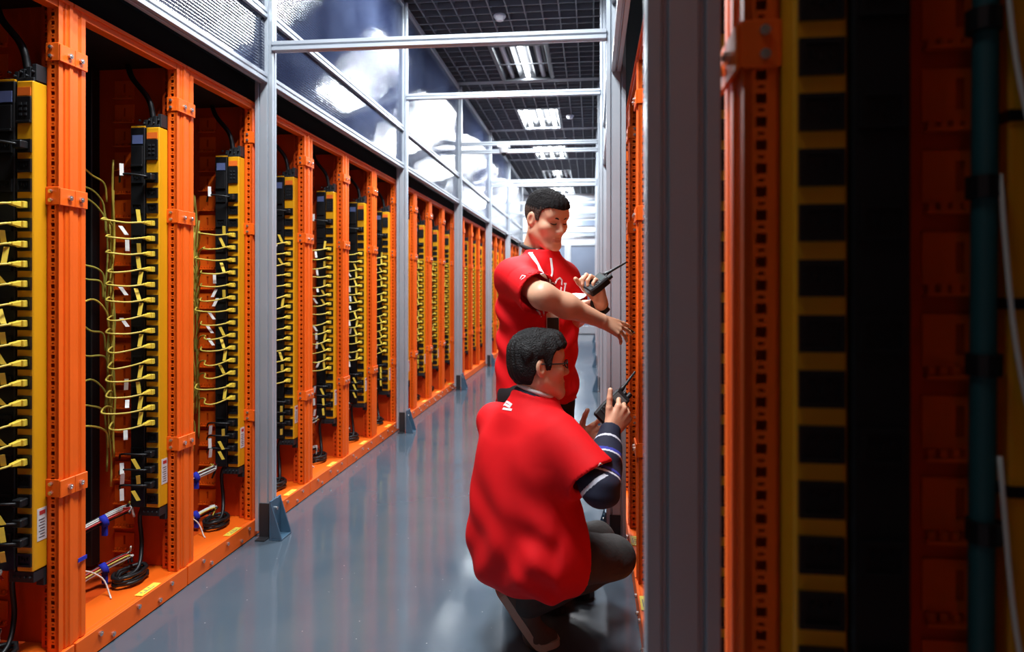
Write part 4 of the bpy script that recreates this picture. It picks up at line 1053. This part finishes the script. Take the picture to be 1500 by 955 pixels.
# ---------------------------------------------------------------- the squatting man
pv, sc_ = A(774, 806, 2.27), A(778, 592, 2.285)
wv_ = unit(sc_ - pv); uv_ = V3(.70, -.71, 0); uv_ = unit(uv_ - wv_ * (uv_ @ wv_)); vv_ = np.cross(wv_, uv_); TL = float(np.linalg.norm(sc_ - pv))
root2 = (float(pv[0]), float(pv[1]), 0.0)
sq = empty('person', root2); tag(sq, 'squatting man in red T-shirt and glasses, seen from behind with a radio', 'person')
Sr, Sl = A(820, 632, 2.15), A(722, 612, 2.42)
Er, Wr = A(880, 716, 2.06), A(893, 634, 2.235)
El, Wl = A(778, 712, 2.68), A(845, 646, 2.53)
hc2 = A(789, 534, 2.285); hq2 = frame((.955, .30), 2, 0); HS = .94
bp2 = [place(head_field().mesh(), hq2, hc2, HS)]
F = Field(np.minimum(np.minimum(Sr, Er), Wr) - .1, np.maximum(np.maximum(Sr, Er), A(935, 590, 2.30)) + .10, .003)
F.cap(Sr * .7 + Er * .3, Er, .040, .040, k=.02); F.cap(Er, Wr, .038, .026, k=.02)
put_hand(F, Wr, A(917, 598, 2.275) - Wr, (-.15, .92, .30), 1, ((38, 60, 40), (42, 62, 40), (46, 62, 40), (50, 60, 40)), thumb=(.62, .80, .02), tcurl=4, spread=.06, sc=1.0)
bp2.append(F.mesh())
F = Field(np.minimum(np.minimum(Sl, El), Wl) - .1, np.maximum(np.maximum(Sl, El), A(895, 620, 2.50)) + .10, .003)
F.cap(Sl * .7 + El * .3, El, .040, .040, k=.02); F.cap(El, Wl, .038, .027, k=.02)
put_hand(F, Wl, A(892, 626, 2.49) - Wl, (.25, -.80, .25), -1, ((14, 20, 12), (22, 26, 16), (32, 32, 18), (40, 34, 20)), thumb=(.75, .65, -.15), tcurl=10, spread=.22, sc=1.0)
bp2.append(F.mesh())
F = Field(pv + V3(-.35, -.3, -.31), pv + V3(.45, .55, .62), .010)
F.loft(pv, wv_, uv_, vv_, [(-.06, 0, 0, .13, .11), (.1, 0, -.01, .15, .11), (.3, 0, -.01, .13, .08), (TL - .02, 0, .01, .04, .04)])
hr, hl = A(800, 822, 2.15), A(768, 812, 2.40)
kr, kl = A(898, 815, 2.40), A(872, 792, 2.66)
ar, al = A(772, 878, 2.26), A(812, 840, 2.62)
for a_, b_, c_ in ((hr, kr, ar), (hl, kl, al)): F.cap(a_, b_, .080, .056, k=.03); F.cap(b_, c_, .054, .040, k=.03)
bp2.append(F.mesh())
hcs = hc2
def face_mat2(c):
    l = ((c - hc2) @ hq2) / HS
    lip = (np.abs(l[:, 0]) < .024) & (l[:, 1] > .07) & (np.abs(l[:, 2] + .0715) < .0105 - .16 * np.abs(l[:, 0]))
    return lip.astype(int)
nets_object('body', bp2, [M['skin'], M['lip']], sq, root2, face_mat2)
nets_object('hair', [place(hair_field('full').mesh(), hq2, hc2, HS)], [M['hair']], sq, root2)
face_lines(sq, root2, hq2 * HS, hc2, M['hair'])
# glasses
def HL(p): return hq2 @ (np.array(p) * HS) + hc2 - np.array(root2)
g = MB()
for s in (-1, 1):
    g.tube([HL((s*.034 + .021 * math.cos(a), .100 - .006 * abs(math.cos(a)), .002 + .015 * math.sin(a))) for a in [2*math.pi*i/18 for i in range(18)]], .0018, 6, closed=True)
    g.tube([HL(p) for p in ((s*.055, .095, .006), (s*.070, .078, .008), (s*.079, .03, .010), (s*.081, -.012, .012), (s*.078, -.028, -.006))], .0022, 6)
g.tube([HL(p) for p in ((-.013, .101, .003), (0, .106, .006), (.013, .101, .003))], .0018, 6)
gl = g.build('glasses', M['rubber'], sq, smooth=True)
for s in (-1, 1):
    MB().add([HL((s*.034 + .020 * math.cos(a), .0995 - .006 * abs(math.cos(a)), .002 + .0145 * math.sin(a))) for a in [2*math.pi*i/16 for i in range(16)]], [list(range(16))]).build('lens', M['lens'], gl)
# red shirt
F = Field(pv + V3(-.36, -.40, -.20), pv + V3(.36, .44, .60), .0055)
F.loft(pv, wv_, uv_, vv_, [(-.108, 0, .0, .120, .115), (-.092, 0, 0, .165, .150), (-.055, 0, 0, .198, .178), (.02, 0, -.005, .212, .185), (.10, 0, -.012, .212, .175), (.20, 0, -.022, .205, .158), (.30, 0, -.026, .200, .142), (TL - .12, 0, -.020, .194, .126), (TL - .07, 0, -.010, .180, .108), (TL - .03, 0, .0, .142, .090), (TL + .005, 0, .010, .092, .074), (TL + .03, 0, .016, .070, .066)], ex=2.25, k=.02)
sle = Sr * .22 + Er * .78; sll = Sl * .3 + El * .7
F.cap(Sr, sle, .058, .080, k=.085, cut=True); F.cap(Sl, sll, .056, .074, k=.085, cut=True)
ud = unit(Er - Sr); F.cap(sle - ud * .02, sle + ud * .05, .064, .068, k=.004, op='s')
F.cap(hr, hr * .72 + kr * .28, .115, .112, k=.05, cut=True)                # the hem stretched over the near thigh
nb2 = hc2 + hq2 @ (V3(0, -.026, -.118)); cn = unit(hq2 @ V3(0, .42, 1.0))
F.cap(nb2 - cn * .07, nb2 + cn * .006, .088, .066, k=.05, cut=True)
F.cap(nb2 - cn * .05, nb2 + cn * .10, .054, .058, k=.006, op='s')
def folds(x, y, z):
    low = np.clip((.66 - z) * 4, 0, 1) * np.clip((Sr[0] + .015 - x) * 30, 0, 1); rt = np.clip((x - pv[0] + .06) * 6, 0, 1)
    return .0085 * low * rt * np.sin(44 * z + 22 * x - 14 * y + 2.4 * np.sin(9 * x + 6 * z)) + .0060 * low * np.sin(38 * x - 16 * y - 12 * z + 1.8 * np.sin(11 * z)) + .0030 * np.sin(21 * x + 30 * z - 18 * y + 1.5 * np.sin(13 * z))
F.disp(folds)
shirt2 = nets_object('shirt', [F.mesh()], [M['shirt']], sq, root2)
# navy striped sleeve under it
F = Field(np.minimum(np.minimum(sle, Er), Wr) - .11, np.maximum(np.maximum(sle, Er), Wr) + .1, .0032)
F.cap(Sr * .30 + Er * .70, Er, .050, .056, k=.02); F.cap(Er, Er * .55 + Wr * .45, .056, .054, k=.02); F.cap(Er * .55 + Wr * .45, Wr + unit(Wr - Er) * .012, .054, .037, k=.012, cut=True)
fd = unit(Wr - Er); FL = float(np.linalg.norm(Wr - Er))
F.disp(lambda x, y, z: .0022 * np.sin(95 * (z - Er[2]) + 20 * x))
udl = float(np.linalg.norm(Er - Sr))
def stripes(c):
    t = ((c - Er) @ fd) / FL; m = np.zeros(len(c))
    for a_, b_, k_ in ((.80, .84, 2), (.46, .49, 2), (.49, .55, 1), (.17, .22, 1), (.11, .145, 2)): m[(t > a_) & (t < b_)] = k_
    s_ = ((c - Er) @ ud)
    m[(t < .05) & (s_ < -.010) & (s_ > -.022)] = 2
    return m
nets_object('sleeve', [F.mesh()], [M['navy'], M['stripe_blue'], M['stripe_white']], sq, root2, stripes)
F = Field(np.minimum(np.minimum(sll, El), Wl) - .11, np.maximum(np.maximum(sll, El), Wl) + .1, .005)
F.cap(Sl * .5 + El * .5, El, .060, .054, k=.02); F.cap(El, Wl, .054, .036, k=.02, cut=True)
nets_object('sleeve', [F.mesh()], [M['navy']], sq, root2)
for rr, dz, m, nm in ((.0080, .032, 'strap', 'inner_collar'), (.011, .015, 'navy', 'collar')):
    ring = []
    for i in range(28):
        a = 2 * math.pi * i / 28; e1, e2 = unit(hq2[:, 1] - cn * (cn @ hq2[:, 1])), hq2[:, 0]
        ring.append(nb2 - np.array(root2) + e1 * .061 * math.cos(a) + e2 * .060 * math.sin(a) + cn * dz)
    MB().tube(ring, rr, 8, closed=True).build(nm, M[m], sq, smooth=True)
# trousers and shoes
F = Field(pv + V3(-.30, -.25, -.29), pv + V3(.42, .52, .16), .0055)
F.ell(pv + V3(0, .02, -.02), (.15, .16, .13), k=.04)
F.cap(hr, kr, .100, .074, k=.04); F.cap(kr, ar, .073, .060, k=.02); F.cap(hl, kl, .098, .074, k=.04); F.cap(kl, al, .073, .060, k=.02)
F.disp(lambda x, y, z: .0030 * np.sin(40 * z + 25 * x - 20 * y + 2 * np.sin(18 * x)))
F.cutfn(lambda x, y, z: .012 - z + 0 * x + 0 * y)
nets_object('trousers', [F.mesh()], [M['trousers_grey']], sq, root2)
def floor_pt(px, py):
    a, b_, c_ = cam_ray(px, py); Y = -H / c_; return V3(a * Y, Y, 0)
toe = floor_pt(806, 944); heel = A(735, 880, 2.235); bl = heel * .34 + toe * .66; bl[2] = .006; toe[2] = .004
shoe('shoe', heel, bl, toe, sq, root2, M['shoe_upper'], M['shoe_sole'])
fl = V3(al[0], al[1], 0)
shoe('shoe', fl + V3(-.06, -.04, .004), fl + V3(.07, .07, .004), fl + V3(.12, .11, .004), sq, root2, M['rubber'], M['shoe_sole'])
prints(shirt2, root2, [[(738, 594), (742, 588), (746, 590), (750, 593)], [(740, 592), (748, 596)], [(737, 598), (743, 599), (750, 600)]], .008, shirt2)
prints(shirt2, root2, [[(876, 682), (879, 678), (883, 680), (881, 685), (877, 683)]], .003, shirt2)
radio(A(877, 614, 2.275), A(914, 577, 2.305), (-.25, -.70, -.2), A(930.5, 544, 2.33), 'black two-way radio with aerial held up by the squatting man')
